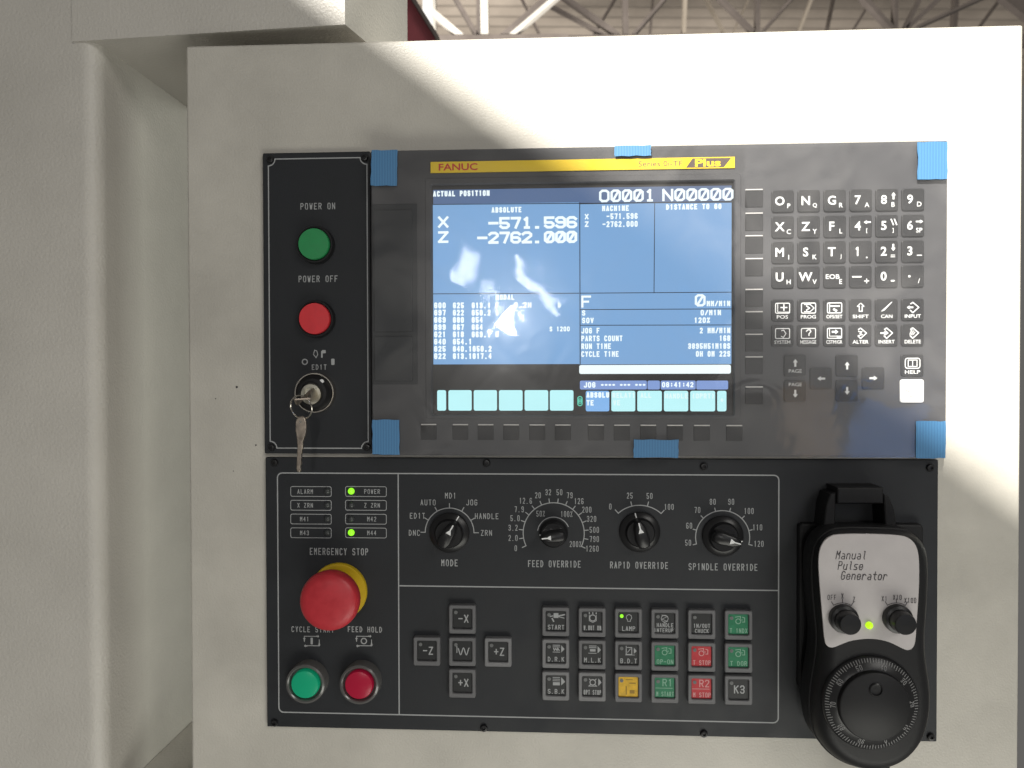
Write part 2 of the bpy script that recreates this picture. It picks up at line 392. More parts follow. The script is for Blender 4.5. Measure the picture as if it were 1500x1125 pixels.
member_thing('roof_truss', 'sunlit pale steel post with fanning braces above the cabinet top, leftmost roof frame', 'roof truss',
  [(709, -30, 710, 62, 12, STEELP), (700.5, -30, 702, 62, 6, STEEL), (662, -10, 703, 60, 6, STEEL), (634, 19, 682, 60, 8, STEELP), (822, -9, 742, 60, 6, STEELP), (812, -10, 733, 58, 8, STEEL)], TY, G)  # light half of the post is its sunlit side, painted pale
member_thing('roof_truss', 'brown steel post with crossing thin braces, roof frame above the screen', 'roof truss',
  [(914, -30, 917, 60, 8, STEEL), (822, -6, 906, 53, 6, STEEL), (800, 6, 890, 54, 3, STEEL), (980, -8, 926, 54, 4.5, STEEL), (1004, -20, 1001, 56, 5, STEELM)], TY + .5, G)
member_thing('roof_truss', 'three brown steel members meeting in a fan above the keyboard', 'roof truss',
  [(1109, -30, 1109, 56, 6, STEEL), (1050, -6, 1103, 48, 5, STEEL), (1164, -6, 1114, 50, 4, STEEL), (1192, -10, 1168, 50, 4, STEELM)], TY + .8, G)
member_thing('roof_truss', 'dark steel members meeting in a fan near the right corner', 'roof truss',
  [(1311, -30, 1310, 56, 5, STEEL), (1262, -4, 1306, 44, 6, STEEL), (1350, -8, 1322, 48, 5, STEEL), (1380, -6, 1326, 44, 6, STEEL), (1446, -6, 1340, 42, 4, STEEL), (1470, -8, 1512, 24, 18, STEEL)], TY + .3, G)
member_thing('roof_truss', 'thin dark roof frame members seen far behind, between the two middle fans', 'roof truss',
  [(760, -10, 792, 54, 2.5, STEEL), (868, 54, 905, -8, 2.5, STEEL), (957, -8, 952, 54, 3, STEEL), (1030, -8, 1062, 52, 2.5, STEELM), (1072, 52, 1100, -8, 2.5, STEELM), (1222, -8, 1210, 50, 3, STEEL), (1246, 50, 1282, -8, 2.5, STEEL), (1400, -8, 1396, 46, 6, STEEL), (1430, 46, 1470, -8, 3, STEEL)], TY + 1.6, G)
# skylight strip and red plate behind the machine beam
LITW = emis('daylit_glass', (1, .98, .93), 1.3)
k = (TY + .9 + D) / F_PX
t = thing('skylight_window', far(628, 50, TY + .9), 'narrow overexposed window strip between red steel and roof', 'window')
p, q = far(619, -20, TY + .9), far(634, 55, TY + .9)
MB().box(p[0], q[0], q[2], p[2], -TY - .92, -TY - .90).build('pane', LITW, t)
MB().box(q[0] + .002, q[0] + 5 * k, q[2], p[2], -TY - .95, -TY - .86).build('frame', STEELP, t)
pts = [at(590, -5, -1.2), at(600, -5, -1.2), at(641, 60, -1.2), at(590, 60, -1.2)]
t = thing('red_steel_bracket', (pts[0][0], 1.2, pts[3][1]), 'dark red triangular steel plate between the machine beam and the roof', 'bracket')
MB().prism(pts[::-1], -1.22, -1.2).build('plate', RED, t)
MB().bar((*[at(601.5, -5, -1.2)[0]], 1.19, at(601.5, -5, -1.2)[1]), (at(642.5, 60, -1.2)[0], 1.19, at(642.5, 60, -1.2)[1]), .008, .03).build('flange', STEEL, t)
# unseen sheet added high behind the viewer; its edge cuts the patch of sun
A = Vector((at(572, 55)[0], 0, at(572, 55)[1])); B = Vector((at(1408, 672)[0], 0, at(1408, 672)[1]))
A1, B1 = A.lerp(SUNPOS, 10 / 14), B.lerp(SUNPOS, 10 / 14)
e = (B1 - A1).normalized(); wv = e.cross(LD).normalized()
if wv.z > 0: wv = -wv
c0, c1 = A1 - e * 1.5, B1 + e * 1.5
MB().add([c + wv * s + LD * u for u in (0, .02) for c, s in ((c0, 0), (c1, 0), (c1, 2.0), (c0, 2.0))],
  [(0, 1, 2, 3), (4, 5, 6, 7), (0, 1, 5, 4), (1, 2, 6, 5), (2, 3, 7, 6), (3, 0, 4, 7)]).build('roof_and_blocker_sheet', ROOFM, kind='structure')

# ================================================================== MACHINE (left and above the cabinet)
HM = -.010                                   # machine front lies 10 mm behind the cabinet front
xl = at(-160, 500, HM)[0]; xj = at(145, 500, HM)[0]; zt = at(110, -90, HM)[1]; zb_ = at(110, 1260, HM)[1]; zu = at(110, 62, HM)[1]
mach = thing('machine_casing', (xl, .02, zb_), 'large pale grey sheet metal machine housing left of the control cabinet', 'machine')
R = .011; HB = -.165
mb = MB(); pr = [(xl, HM), (xj - R - .0015, HM)] + [(xj - R + R * math.sin(math.radians(a)), HM - R + R * math.cos(math.radians(a))) for a in range(0, 91, 10)] + [(xj, HM - R - .0015), (xj, -.32)]
vs = [(x, -h, z) for z in (zb_, zt) for x, h in pr] + [(x - .002 * (i > 0), -h + .002, z) for z in (zb_, zt) for i, (x, h) in enumerate(pr)]
n = len(pr)
mb.add(vs, [(i, i + 1, n + i + 1, n + i) for i in range(n - 1)])
mb.build('side_sheet', PAINT2, mach)
xr = at(506, 20, HM)[0]; zu2 = at(506, 37, HM)[1]; zu = (zu + zu2) / 2
xs0 = at(107.5, 30, HM)[0]
mb = MB(); hb2 = HB
zl, zr2 = at(110, 62, HM)[1], zu2; hf_ = HM + .0015; hr_ = -.107; xr2 = xr + .27 * (HM - hr_)
plan = [(xs0, hf_), (xr, hf_), (xr2, hr_), (xs0, HB)]; zz = (zl, zr2, zr2, zl)
mb.add([(x, -h, z) for (x, h), z in zip(plan, zz)] + [(x, -h, zt) for x, h in plan], [(0, 1, 2, 3), (4, 5, 6, 7), (0, 1, 5, 4), (1, 2, 6, 5), (2, 3, 7, 6), (3, 0, 4, 7)])
mb.build('lintel_beam', PAINT2, mach)
zs = at(150, 1181, HM)[1]
MB().box(xj + .0005, at(275, 700, HM)[0] + .02, zs - .03, zs, HB + .001, HM - .004, .001).build('sill', PAINT2, mach)

# ================================================================== CONTROL CABINET
x0, x1 = at(276, 560)[0], at(1495.5, 560)[0]; z1 = (at(300, 67)[1] + at(1200, 43)[1]) / 2; z0 = at(750, 1300)[1]
cab = thing('control_cabinet', ((x0 + x1) / 2, .1, z0), 'pale beige painted control cabinet carrying the black panels, half in sun', 'cabinet')
MB().prism(rrect(x0, x1, z0, z1, .0015, 3), -.095, 0, .0015).build('housing', PAINT, cab)
for px, py, r in ((347, 567, 1.7), (316, 584, .9), (375, 652, 1.2), (342, 690, .7)):
    X, Z = at(px, py); MB().prism(circ(X, Z, r * PX, 7), .00002, .00025).build('paint_chip', DPRINT, cab)

# ================================================================== common pieces
def screw_mesh():
    mb = MB(); mb.lathe(0, 0, [(.0026, 0), (.0026, .0008), (.0020, .0016), (.0012, .0017), (.0011, .0006), (.0001, .0006)], 18)
    return mb.mesh('screw', BLKG, (0, 0, 0))
SCREW = screw_mesh()
def screws(lst, h, parent):
    for px, py in lst: X, Z = at(px, py, h); place('screw', SCREW, (X, -h - .0001, Z), parent)

# ================================================================== POWER PANEL
HP = .003
x0, x1 = (at(383, 224, HP)[0] + at(389, 662, HP)[0]) / 2, at(543.2, 440, HP)[0]; z1, z0 = at(460, 223, HP)[1], at(460, 664.5, HP)[1]
pw = thing('power_panel', ((x0 + x1) / 2, 0, z0), 'narrow black panel with power buttons and key switch left of the screen', 'panel')
MB().prism(rrect(x0, x1, z0, z1, .0008, 2), .0002, HP, .0005).build('plate', PLATE, pw)
T = HP + .00012
fx0, fx1 = at(394.5, 440, HP)[0], at(538.5, 440, HP)[0]; fz1, fz0 = at(465, 232, HP)[1], at(465, 656.5, HP)[1]; r = 10 * PX
pts = []
for cx, cz, a0, a1 in ((fx0, fz1, 0, -90), (fx0, fz0, 90, 0), (fx1, fz0, 180, 90), (fx1, fz1, 270, 180)):
    for i in range(7): a = math.radians(a0 + (a1 - a0) * i / 6); pts.append((cx + r * math.cos(a), cz + r * math.sin(a)))
MB().ribbon(pts, 1.7 * PX, T, True).build('frame_line', PRINT, pw)
screws(((396.5, 234), (534.5, 231.5), (398, 655.5), (538, 655)), HP, pw)
def legend(parent, s, px, py, hp, ap, w=1.15, h=T, m=PRINT, name='legend', align='c', slant=0, hh=None):
    X, Z = at(px, py, h if hh is None else hh)
    return text(MB(), s, X, Z, hp * PX, ap * PX, w * PX, h, align, slant).build(name, m, parent)
legend(pw, 'POWER ON', 465.5, 302, 9.6, 6.75); legend(pw, 'POWER OFF', 466, 408.5, 9.6, 6.75)
def flush_button(parent, px, py, m, label):
    hc = .0105; X, Z = at(px, py, hc)
    b = MB().lathe(X, Z, [(27.5 * PX, HP), (27.5 * PX, HP + .0045), (26.6 * PX, HP + .0055), (24.6 * PX, HP + .0055), (24.4 * PX, HP + .003), (.001, HP + .003)]).build('push_button', BLK, parent, label=label)
    MB().lathe(X, Z, [(22.8 * PX, HP + .0031), (22.8 * PX, hc - .0008), (22.2 * PX, hc), (.0005, hc + .0003)]).build('cap', m, b)
flush_button(pw, 459, 357, BTG, 'green power on push button'); flush_button(pw, 460, 466.5, BTR, 'red power off push button')
# key switch
X, Z = at(460, 575.5, .009)
ks = MB().lathe(X, Z, [(29.5 * PX, HP), (29.5 * PX, HP + .0052), (29 * PX, HP + .006), (27.4 * PX, HP + .006), (27 * PX, HP + .0045)], 56, False).build('key_switch', METAL, pw)
MB().lathe(X, Z, [(27.2 * PX, HP), (27.2 * PX, HP + .0046), (26.5 * PX, HP + .0062), (21 * PX, HP + .0105), (17 * PX, HP + .0108), (16.6 * PX, HP + .0100), (.001, HP + .0100)], 48).build('collar', BLK, ks)
XL, ZL = at(455.5, 577.5, .0145)
MB().lathe(XL, ZL, [(15.3 * PX, HP + .010), (15.3 * PX, HP + .0112), (14.6 * PX, HP + .0120), (9.5 * PX, HP + .0121), (9 * PX, HP + .0112), (.0005, HP + .0110)], 40).build('lock_cylinder', LOCK, ks)
XD, ZD = at(471, 558.5, .0132); MB().lathe(XD, ZD, [(2.9 * PX, HP + .0085), (2.9 * PX, HP + .0101), (.0004, HP + .0104)], 16).build('position_dot', PRINTB, ks)
mb = MB(); X, Z = at(446.5, 530, T); mb.ribbon(circ(X, Z, 3.8 * PX, 20), 1.7 * PX, T, True)
X, Z = at(487.6, 530, T); mb.poly(rrect(X - 2.5 * PX, X + 2.5 * PX, Z - 4.6 * PX, Z + 4.6 * PX, 1.2 * PX), T)
def pp(l, h): return [at(a, b, h) for a, b in l]
mb.ribbon(pp(((459, 519), (461, 513), (464, 514), (465.5, 519), (463, 524), (461.5, 522), (459, 519)), T), 1.1 * PX, T)
mb.ribbon(pp(((471.5, 515), (471.5, 523)), T), 2.2 * PX, T); mb.poly(rrect(at(468.7, 0, T)[0], at(474.3, 0, T)[0], at(471, 517.5, T)[1], at(471, 512.8, T)[1], 1 * PX), T)
mb.build('switch_symbols', PRINT, pw)
legend(pw, 'EDIT', 467.5, 537.8, 8, 6)

# keys hanging from the switch
kb = thing('key_bunch', (XL, -.02, ZL), 'two worn metal keys on a split ring hanging from the key switch', 'keys')
mb = MB()                                     # key standing in the lock, bow seen on edge
t0 = Vector((XL, 0, ZL)); d2 = Vector((-.62, 0, -.78)).normalized(); n2 = Vector((-d2.z, 0, d2.x))
b0, b1 = Vector(at(463, 566, .016)), Vector(at(436, 592, .027))
def P3(v, h): return Vector((v[0], -h, v[1]))
a_, b_ = Vector(at(459, 569, .015)), Vector(at(436.5, 593, .027)); u = (b_ - a_).normalized(); nn = Vector((-u.y, u.x)) * .0009
o = []
mb.add([(a_.x + nn.x, -.014, a_.y + nn.y), (b_.x + nn.x, -.030, b_.y + nn.y), (b_.x + nn.x + .003, -.042, b_.y + nn.y + .004), (a_.x + nn.x + .006, -.041, a_.y + nn.y - .006), (a_.x + nn.x + .002, -.030, a_.y + nn.y - .002),
        (a_.x - nn.x, -.014, a_.y - nn.y), (b_.x - nn.x, -.030, b_.y - nn.y), (b_.x - nn.x + .003, -.042, b_.y - nn.y + .004), (a_.x - nn.x + .006, -.041, a_.y - nn.y - .006), (a_.x - nn.x + .002, -.030, a_.y - nn.y - .002)],
       [(0, 1, 2, 3, 4), (5, 6, 7, 8, 9), (0, 1, 6, 5), (1, 2, 7, 6), (2, 3, 8, 7), (3, 4, 9, 8), (4, 0, 5, 9)])
mb.build('key', BRASS, kb)
hr = .032; X, Z = at(441.3, 596.5, hr); rr = 17.6 * (D - hr) / F_PX; pts = []
for i in range(40):
    a = 2 * math.pi * i / 40; pts.append((X + rr * math.cos(a), -hr - .004 * math.sin(a + .6), Z + rr * 1.0 * math.sin(a)))
MB().tube(pts, .00048, 8, True).build('ring', METAL, kb)
hk = .030
o = [at(*q, hk) for q in ((438.5, 610), (443.5, 609.5), (447.5, 613), (449.3, 622), (448.6, 634), (445, 645), (444, 647), (444.2, 657), (442.6, 659), (443, 663), (441.4, 666), (442.4, 670), (441.2, 674), (442, 679), (440.6, 683), (441.3, 688), (439.8, 691.5), (436, 691.5), (434.8, 686), (436.2, 655), (435.6, 644), (433.4, 630), (433.6, 618), (435.5, 613))]
MB().prism(o[::-1], hk - .001, hk + .001, .0005).build('key', BRASS, kb)
X, Z = at(440.2, 618, hk + .0011); MB().lathe(X, Z, [(.0010, hk + .0009), (.0010, hk + .0012), (.0001, hk + .0012)], 12).build('key_hole', METAL, kb)

# ================================================================== CNC DISPLAY UNIT
HC = .010
x0, x1 = at(544, 440, HC)[0], at(1387, 440, HC)[0]; z1 = (at(543, 220, HC)[1] + at(1387, 207, HC)[1]) / 2; z0 = (at(546, 667, HC)[1] + at(1385, 669.5, HC)[1]) / 2
cnc = thing('display_unit', ((x0 + x1) / 2, 0, z0), 'grey machine controller with lit blue screen and keyboard under clear film', 'controller')
sx0, sx1 = at(633, 440, HC)[0], at(1075, 440, HC)[0]; sz1, sz0 = at(850, 268, HC)[1], at(850, 608, HC)[1]
MB().frame(rrect(x0, x1, z0, z1, .001, 3), rrect(sx0, sx1, sz0, sz1, .001, 3), .0002, HC, .0006).build('bezel', BEZ, cnc)
lp = .0045
MB().frame(rrect(sx0 - lp, sx1 + lp, sz0 - lp * .6, sz1 + lp, .002, 3), rrect(sx0 - .0005, sx1 + .0005, sz0 - .0005, sz1 + .0005, .0012, 3), HC + .00002, HC + .0006, .0003).build('screen_surround', BEZ, cnc)
HS = .0078
scr = MB().box(sx0 - .001, sx1 + .001, sz0 - .001, sz1 + .001, HS - .002, HS).build('screen', S_OFF, cnc)
def sp(px, py, h=HS): return at(px, py, h)
def srect(px0, py0, px1, py1, m, name, r=0, lift=.00004):
    a, b = sp((px0 + px0) / 2, (py0 + py1) / 2), sp(px1, (py0 + py1) / 2); c, d = sp((px0 + px1) / 2, py1), sp((px0 + px1) / 2, py0)
    return MB().prism(rrect(a[0], b[0], c[1], d[1], r * PX, 3), HS + lift - .00003, HS + lift).build(name, m, scr)
srect(634.5, 275, 1071.5, 297.5, S_DARK, 'title_bar')
srect(634.5, 297.7, 848.5, 533.5, S_BLUE, 'position_window'); srect(848.7, 297.7, 1071.5, 533.5, S_BLUE, 'status_window')
mb = MB(); hl = HS + .0001
for a, b, c, d in ((634.5, 299.5, 1071.5, 296.5), (634.5, 430.5, 848, 429.5), (849.3, 297, 850, 548), (959, 297, 958, 429), (850, 429.5, 1071, 428), (850, 453.5, 1071, 452.5), (850, 476.5, 1071, 476)):
    mb.ribbon([sp(a, b), sp(c, d)], 1.1 * PX, hl)
mb.build('screen_rules', S_LINE, scr)
srect(848.5, 534.5, 1070.5, 547.5, S_WHITE, 'input_bar', 2.5, .0002)
for i, (a, b) in enumerate(((849.5, 947.5), (948.5, 966.5), (967.8, 1019), (1020, 1066.5))): srect(a, 557.5, b, 570.5, S_BAR, 'status_box', 2, .0002)
for a, b in ((640.5, 653.5), (657, 691), (694, 728), (731, 765.5), (768.5, 803), (805.5, 840)): srect(a, 571.5, b, 601.5, S_CYAN, 'screen_key', 2.5, .0002)
for i, (a, b) in enumerate(((858, 892.5), (895.5, 930.5), (933.5, 969.5), (972.5, 1008), (1011, 1047.5), (1050.5, 1064))): srect(a, 572.5, b, 602.5, S_HI if i == 0 else S_CYAN, 'screen_key', 2.5, .0002)
hx = HS + .0004
def stext(s, px, py, hp, ap, w, align='l', m=S_WHITE, fill=.80):
    X, Z = sp(px, py); return text(MB(), s, X, Z, hp * PX, ap * PX, w * PX, hx, align, 0, fill).build('screen_text', m, scr)
stext('ACTUAL POSITION', 634.5, 284.2, 8.2, 5.55, 2.0); stext('ABSOLUTE', 742, 307.5, 8, 5.55, 2.0, 'c')
stext('X', 641.5, 325.5, 17, 16, 3.5, fill=.98); stext('Z', 641.5, 347.5, 17, 16, 3.5, fill=.98)
stext('-57!.596', 845.5, 325.5, 17.5, 16.1, 3.9, 'r', fill=.97); stext('-2762.###', 845.5, 347, 17.5, 16.1, 3.9, 'r', fill=.97)
stext('O###!', 877.5, 287.3, 18, 16.2, 3.3, fill=.92); stext('N#####', 970, 286, 18, 16.9, 3.3, fill=.92)
stext('MACHINE', 901.5, 305.3, 8, 5.6, 2.0, 'c'); stext('DISTANCE TO GO', 1016, 303, 8, 5.65, 2.0, 'c')
stext('X', 856.5, 317.5, 8, 7, 1.8); stext('Z', 856.5, 328.5, 8, 7, 1.8); stext('-571.596', 934, 316.5, 8.4, 5.7, 1.9, 'r'); stext('-2762.000', 934, 328, 8.4, 5.7, 1.9, 'r')
stext('MODAL', 740, 435.5, 8, 5.6, 1.8, 'c')
rows = (('G00', 'G25', 'G13.1 F'), ('G97', 'G22', 'G50.2 S'), ('G69', 'G80', 'G54'), ('G99', 'G67', 'G64'), ('G21', 'G18', 'G69.1 H'), ('G40', 'G54.1', ''), ('G25', 'G40.1G50.2', ''), ('G22', 'G13.1G17.4', ''))
for i, (a, b, c) in enumerate(rows):
    y = 447.5 + i * 10.6
    stext(a, 636, y, 8.6, 6.1, 2.1); stext(b, 663.5, y, 8.6, 5.75, 2.1)
    if c: stext(c, 691, y, 8.6, 5.75, 2.1)
stext('0.2H', 753, 447, 8.4, 6.6, 1.9); stext('D', 817, 447, 8, 6, 1.8); stext('S 1200', 805, 482, 7, 5, 1.5)
stext('F', 851.5, 442, 17.5, 15, 3.0, fill=.95); stext('#', 1025.5, 440, 17.5, 16, 3.2, 'c', fill=.95); stext('MM/MIN', 1069.5, 444.5, 8, 5.7, 1.9, 'r')
stext('S', 852.5, 458.5, 8, 6, 1.8); stext('0/MIN', 1056, 457.8, 8, 6, 1.9, 'r'); stext('SOV', 852.5, 469.5, 8, 6, 1.8); stext('120%', 1040, 469, 8, 5.9, 1.9, 'r')
for i, (a, b) in enumerate((('JOG F', '2 MM/MIN'), ('PARTS COUNT', '168'), ('RUN TIME', '3895H51M18S'), ('CYCLE TIME', '0H 0M 22S'))):
    stext(a, 851.5, 484.5 + i * 11.4, 8.2, 5.45, 1.75); stext(b, 1069.5, 484 + i * 11.4, 8.2, 5.5, 1.85, 'r')
hx = HS + .0006
stext('JOG', 855, 563.8, 8, 6, 1.8); stext('**** *** ***', 880, 563.8, 5, 5.4, 1.6); stext('08:41:42', 969.5, 563.5, 7.5, 5.7, 1.7)
stext('ABSOLU', 859, 578.5, 8, 5.6, 2.1); stext('TE', 859, 590, 8, 5.8, 1.9)
S_PALE = emis('screen_pale', (.75, 1, 1), 1.05)
for s, px, py in (('RELATI', 897, 579), ('VE', 898, 590), ('ALL', 938, 579), ('HANDLE', 974, 580), ('(OPRT)', 1013, 580), ('+', 1055, 586)): stext(s, px, py, 7.5, 5.6, 1.7, m=S_PALE)
mb = MB(); X, Z = sp(849.5, 587.5)
for dz in (-3.4, 0, 3.4): mb.ribbon(circ(X, Z + dz * PX, 3.2 * PX, 12), 1.4 * PX, hx, True)
mb.build('ready_symbol', S_GREEN, scr)
# name strip
hn = HC + .0009
a, b = at(630.5, 245, hn), at(1076.5, 238, hn); zc = (a[1] + b[1]) / 2; hz = 8.0 * PX
st = MB().box(a[0], b[0], zc - hz, zc + hz, HC + .0002, hn, .0002).build('name_strip', YEL, cnc, label='yellow name strip above the screen')
ht = hn + .00012
X = at(671, 244, ht)[0]; ftext(MB(), 'FANUC', X, zc - .0 * PX, 10 * PX, 56 * PX, ht, .02).build('lettering', STRIPR, st)
X = at(967.5, 240, ht)[0]; ftext(MB(), 'Series 0i-TF', X, zc, 7.5 * PX, 62 * PX, ht, .0).build('lettering', STRIPD, st)
xa_, xb_ = at(1005, 238, ht)[0], at(1071, 238, ht)[0]; q = 6.4 * PX
MB().poly([(xa_, zc - q), (xb_ - 10 * PX, zc - q), (xb_, zc + q), (xa_ + 9 * PX, zc + q)], ht).build('emblem', STRIPD, st)
ftext(MB(), 'Plus', (xa_ + xb_) / 2 - 1 * PX, zc, 11 * PX, 36 * PX, ht + .00008, .035).build('lettering', YEL, st)
# memory card door at the left
a, b = at(546, 431, HC), at(611.5, 431, HC); c, d = at(578, 299, HC), at(578, 563, HC)
dr = MB().box(a[0], b[0], d[1], c[1], HC - .0001, HC + .0004, .0002).build('card_door', DOORB, cnc)
e1 = at(604.5, 431, HC)[0]
for p, q in ((308, 486), (493, 558)):
    MB().box(a[0] + .0012, e1, at(575, q, HC)[1], at(575, p, HC)[1], HC + .0003, HC + .0016, .0004).build('door_panel', DOORB, dr)
# soft keys (recessed, light on the upper edge painted as a pale strip)
HK = HC + .0013
def softkey(px, py, w, hgt):
    X, Z = at(px, py, HC); w, hgt = w * PX / 2, hgt * PX / 2
    k = MB().prism(rrect(X - w, X + w, Z - hgt, Z + hgt, .0006, 2), HC - .0001, HC + .0005, .0003).build('soft_key', KEYB, cnc)
    MB().box(X - w + .0002, X + w - .0002, Z + hgt + .0001, Z + hgt + .0010, HC - .0001, HC + .0007, .0003).build('lit_lip', LIT_LIP, k)
LIT_LIP = mat('lit_key_lip', (.62, .60, .58), .25, spec=.9)  # pale tone paints the bright line of light above each key
for i, px in enumerate((628, 674.5, 711.5, 749, 787, 824.5, 873, 911, 949.5, 988.5, 1028, 1075.5)): softkey(px, 633.5 + (px - 628) * .004, 23, 21)
for py in (291.5, 326, 359, 392.5, 437.5, 470, 503, 536, 580): softkey(1104.5, py, 25, 23.5)
# keyboard
def key_mesh(w, m):
    return MB().prism(rrect(-w / 2, w / 2, -w / 2, w / 2, .0016, 3), 0, .0013, .0004).mesh('key', m, (0, 0, 0))
KM = key_mesh(30.6 * PX, KEYB); KMW = key_mesh(32.5 * PX, WKEY)
KT = HC + .0013 + .0001
cols = [at(px, 400, KT)[0] for px in (1146.8, 1184.8, 1223, 1261, 1299.2, 1337.5)]
def rowz(py): return at(1242, py, KT)[1]
def key(X, Z, fn, me=KM, m=PRINTB):
    k = place('key', me, (X, -HC + .0001, Z), cnc); mb = MB(); fn(mb, X, Z); mb.build('legend', m, k)
def two(a, b):
    def fn(mb, X, Z):
        if a == 'EOB': ftext(mb, a, X - 3 * PX, Z + .5 * PX, 6.5 * PX, 19 * PX, KT, .012)
        elif a == '-': mb.box(X - 12 * PX, X + 1 * PX, Z - 1.0 * PX, Z + 1.0 * PX, KT - .00001, KT)
        elif a == '.': mb.prism(circ(X - 5 * PX, Z, 1.7 * PX, 10), KT - .00001, KT)
        elif a == '1': text(mb, a, X - 4.5 * PX, Z + .5 * PX, 13 * PX, 14 * PX, 2.1 * PX, KT)
        else: ftext(mb, a, X - 4.5 * PX, Z + .5 * PX, 12.6 * PX, 0, KT, .022)
        small = {'=': '=', '*': '*', '/': '/', ',': ',', '+': '+', '-': '-'}
        if b == '-': mb.box(X + 5 * PX, X + 12 * PX, Z - 6.3 * PX, Z - 5 * PX, KT - .00001, KT)
        elif b == ',': mb.prism(circ(X + 8 * PX, Z - 8 * PX, 1.2 * PX, 8), KT - .00001, KT)
        elif b == '=' : [mb.box(X + 5 * PX, X + 11 * PX, Z + q * PX, Z + (q + 1) * PX, KT - .00001, KT) for q in (-8, -5.5)]
        elif b == '+': mb.box(X + 4.5 * PX, X + 11.5 * PX, Z - 6.6 * PX, Z - 5.4 * PX, KT - .00001, KT); mb.box(X + 7.4 * PX, X + 8.6 * PX, Z - 9.4 * PX, Z - 2.6 * PX, KT, KT + .00001)
        elif b == '*': text(mb, '*', X + 8 * PX, Z - 6 * PX, 6.5 * PX, 9 * PX, 1.1 * PX, KT)
        elif b: ftext(mb, b, X + 8 * PX, Z - 6.5 * PX, 6.6 * PX, 0, KT, .01)
        if a in ('8', '2'): arrow(mb, X + 8.5 * PX, Z + 5.5 * PX, 10 * PX, 7 * PX, 90 if a == '8' else -90, KT)
        if a in ('4', '6'): arrow(mb, X + 8.5 * PX, Z + 5.5 * PX, 10 * PX, 6 * PX, 180 if a == '4' else 0, KT)
        if a == '5':
            for q in (5.5, 10): mb.ribbon([(X + q * PX, Z + 9 * PX), (X + (q + 3) * PX, Z + 1.5 * PX)], 1.8 * PX, KT)
    return fn
rows = ((('O', 'P'), ('N', 'Q'), ('G', 'R'), ('7', 'A'), ('8', 'B'), ('9', 'D')), (('X', 'C'), ('Z', 'Y'), ('F', 'L'), ('4', '['), ('5', ']'), ('6', 'SP')),
        (('M', 'I'), ('S', 'K'), ('T', 'J'), ('1', ','), ('2', '='), ('3', '-')), (('U', 'H'), ('W', 'V'), ('EOB', 'E'), ('-', '+'), ('0', '*'), ('.', '/')))
for r_, py in zip(rows, (293.5, 331.5, 369, 405.5)):
    for X, ab in zip(cols, r_): key(X, rowz(py), two(*ab))
def icon(kind, s):
    def fn(mb, X, Z):
        p = PX; L = lambda pts, w=1.2: mb.ribbon([(X + a * p, Z + b * p) for a, b in pts], w * p, KT)
        if kind[0] == 'm':
            mb.ribbon(rrect(X - 10 * p, X + 9.5 * p, Z - 4 * p, Z + 10 * p, 1.5 * p, 2), 1.3 * p, KT, True)
        if kind == 'mpos': L(((-7, 10), (-7, -2.5), (9, -2.5)), 1); L(((-2.5, 4), (5.5, 4)), 1.8); L(((1.5, 8), (1.5, 0)), 1.8)
        if kind == 'mprog': L(((-6, 8), (2, 8), (7.5, 3), (2, -2), (-6, -2)), 1.1); L(((-3, 6), (1, 3), (-3, 0)), 1.6)
        if kind == 'mofs': L(((-7, 5.5), (6, 5.5)), 2); L(((-7, 9), (-7, -3)), .9); L(((-1, 1), (2, -1)), 3)
        if kind == 'msys': L(((-2, -1), (1, -2.5), (4.5, 3), (1, 8), (-1.5, 7)), 1.2)
        if kind == 'mmsg': L(((-3, 6), (-1, 8), (2, 8), (3, 5.5), (.5, 2.5), (.5, 0)), 1.6)
        if kind == 'mgr': L(((-7, 9), (-7, -1), (7, -1)), 1); arrow(mb, X + .5 * p, Z + 5 * p, 9 * p, 8 * p, 0, KT); L(((4, -2), (8, -2)), 2.4)
        if kind == 'up': L(((0, 9.5), (-4.5, 5), (-2, 5), (-2, -2), (2, -2), (2, 5), (4.5, 5), (0, 9.5)), 1.3)
        if kind == 'can': [L(((-7 + q, -2 + q * .3), (5 + q * .6, 10 - (1 - q * .5))), 1.0) for q in (0, 1.6, 3.2)]
        if kind in ('inp', 'alt', 'ins', 'del'): L(((-3, 8), (0, 10), (8, 3), (0, -4.5), (-3.5, -1)), 1.4)
        if kind in ('inp', 'ins'): arrow(mb, X - 4 * p, Z + 3 * p, 9 * p, 6 * p, 0 if kind == 'ins' else 180, KT)
        if kind in ('ins',): L(((-2, 6.5), (2, 3), (-2, 0)), .9)
        if kind == 'alt': L(((-3, 5.5), (2, 5), (-1, 3), (2, 1), (-3, -.5)), 1.3)
        if kind == 'del': [L(((-4 + q, 4 - q * .2 - 3), (-1 + q, 8 - q)), 1.1) for q in (0, 2, 4)]
        if kind == 'help':
            mb.ribbon(rrect(X - 10 * p, X + 10 * p, Z - 4 * p, Z + 10 * p, 3 * p, 3), 1.2 * p, KT, True); mb.ribbon(rrect(X - 6 * p, X, Z - 1.5 * p, Z + 7.5 * p, 0), 1.1 * p, KT, True); mb.ribbon(rrect(X, X + 6 * p, Z - 1.5 * p, Z + 7.5 * p, 0), 1.1 * p, KT, True)
        ftext(mb, s, X - (.5 if kind[0] == 'm' else 0) * p, Z - 9.2 * p, 5 * p, min(22, 5.2 * len(s)) * p, KT, .012)
    return fn
for r_, py in ((((('mpos', 'POS'), ('mprog', 'PROG'), ('mofs', 'OFS/SET'), ('up', 'SHIFT'), ('can', 'CAN'), ('inp', 'INPUT'))), 454), (((('msys', 'SYSTEM'), ('mmsg', 'MESSAGE'), ('mgr', 'CSTM/GR'), ('alt', 'ALTER'), ('ins', 'INSERT'), ('del', 'DELETE'))), 491.2)):
    for X, (kd, s) in zip(cols, r_): key(X, rowz(py), icon(kd, s))
